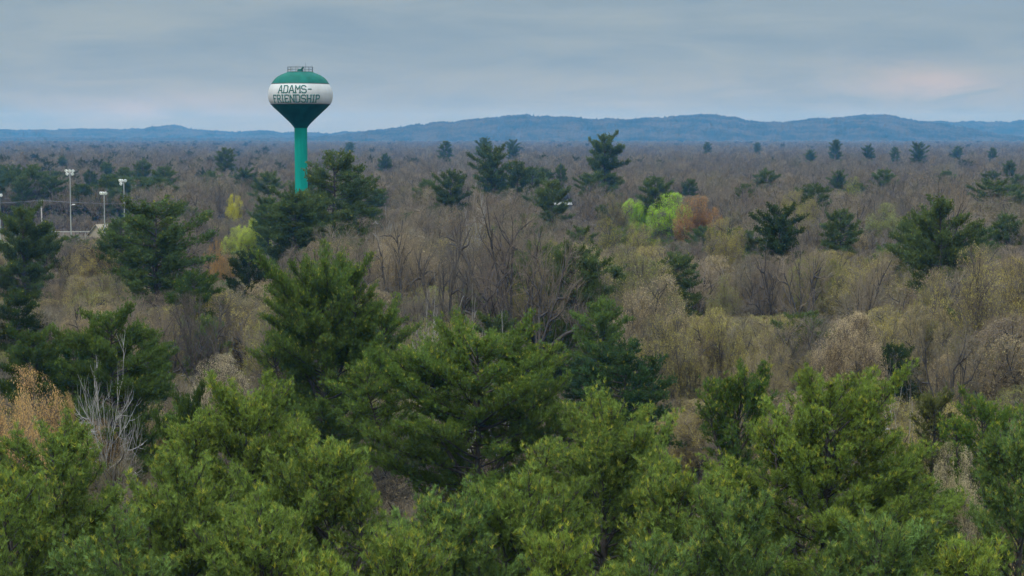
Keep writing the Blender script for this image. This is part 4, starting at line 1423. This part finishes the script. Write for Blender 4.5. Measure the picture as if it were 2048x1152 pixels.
def scatter(name, pts, protos, base, label, seed):
    """one object: points that carry size, turn and choice of crown; the crowns are those of standing trees"""
    r_ = np.random.default_rng(seed)
    pts = np.array(pts, np.float32)
    n = len(pts)
    me = bpy.data.meshes.new(name)
    me.vertices.add(n)
    me.vertices.foreach_set('co', np.stack([pts[:, 0], pts[:, 1], np.full(n, -0.3)], 1).astype(np.float32).ravel())
    a = me.attributes.new('size', 'FLOAT_VECTOR', 'POINT')
    s = np.stack([pts[:, 2] / base[1], pts[:, 2] / base[1], pts[:, 3] / base[0]], 1).astype(np.float32)
    a.data.foreach_set('vector', s.ravel())
    a = me.attributes.new('turn', 'FLOAT_VECTOR', 'POINT')
    t = np.zeros((n, 3), np.float32); t[:, 2] = r_.uniform(0, 6.28, n)
    a.data.foreach_set('vector', t.ravel())
    a = me.attributes.new('pick', 'INT', 'POINT')
    a.data.foreach_set('value', r_.integers(0, len(protos), n).astype(np.int32))
    o = link(name, me)
    ng = bpy.data.node_groups.new(name, 'GeometryNodeTree')
    ng.interface.new_socket('Geometry', in_out='INPUT', socket_type='NodeSocketGeometry')
    ng.interface.new_socket('Geometry', in_out='OUTPUT', socket_type='NodeSocketGeometry')
    gi, go = ng.nodes.new('NodeGroupInput'), ng.nodes.new('NodeGroupOutput')
    res = ng.nodes.new('GeometryNodeJoinGeometry')
    for part in range(2 if protos[0].name in PARTS else 1):
        jn = ng.nodes.new('GeometryNodeJoinGeometry')
        for p in protos:
            oi = ng.nodes.new('GeometryNodeObjectInfo')
            oi.transform_space = 'ORIGINAL'
            oi.inputs['Object'].default_value = PARTS[p.name][part] if p.name in PARTS else p
            oi.inputs['As Instance'].default_value = True
            ng.links.new(oi.outputs['Geometry'], jn.inputs[0])
        ip = ng.nodes.new('GeometryNodeInstanceOnPoints')
        ip.inputs['Pick Instance'].default_value = True
        ng.links.new(gi.outputs[0], ip.inputs['Points'])
        ng.links.new(jn.outputs[0], ip.inputs['Instance'])
        for attr, typ, sock in (('pick', 'INT', 'Instance Index'), ('turn', 'FLOAT_VECTOR', 'Rotation'), ('size', 'FLOAT_VECTOR', 'Scale')):
            na_ = ng.nodes.new('GeometryNodeInputNamedAttribute')
            na_.data_type = typ
            na_.inputs['Name'].default_value = attr
            src = [q for q in na_.outputs if q.enabled and q.name == 'Attribute'][0]
            ng.links.new(src, ip.inputs[sock])
        ng.links.new(ip.outputs[0], res.inputs[0])
    ng.links.new(res.outputs[0], go.inputs[0])
    md = o.modifiers.new('scatter', 'NODES')
    md.node_group = ng
    return tag(o, label, kind='stuff')


for kind, base, name, label in (('bare', (16, 10), 'bare_woods', 'far bare woods reaching to the bluffs'), ('bud', (16, 10), 'budding_woods', 'far woods tinged with tan and olive buds'),
                                ('pine', (20, 9), 'pine_woods', 'far dark pines scattered through the woods')):
    scatter(name, stuff[kind], first_far[kind], base, label, len(name))

# brush under the trees
BR = []
for i in range(3):
    T, C = make_broadleaf(500 + i, 3.0, 3.4, kids=(6, 6, 5), trunk=0.25, stems=4, up=(0.08, 0.1, 0.1), wob=0.14)
    T.v += C.v; T.f += [f + T.n for f in C.f]; T.m += C.m; T.t += C.t; T.n += C.n
    me = T.build('brush', [M_BRUSH])
    o = link('brush_bush', me)
    bx_, by_ = world(1370 + i * 30, 850, 118 + i * 6)[:2]
    o.location = (bx_, by_, -0.2)
    tag(o, ['leafless brown bush in the brush gap, nearest the pines', 'leafless brown bush in the middle of the brush gap', 'leafless brown bush at the back of the brush gap'][i], 'bush', 'bushes in the brush gap')
    BR.append(o)
pts = []
for (x_, d_) in cells(80, 420, 3.6):
    px = 1024 + x_ / d_ * F
    h = rg.uniform(1.2, 3.0)
    if allowed(px, d_, 40, h) > h - 0.01:
        pts.append((x_, d_, h * rg.uniform(0.9, 1.4), h))
scatter('undergrowth', pts, BR, (3.0, 3.4), 'brown leafless undergrowth between the tree trunks', 77)
print('counts', count, {k: len(v) for k, v in stuff.items()}, 'objects', len(bpy.data.objects))
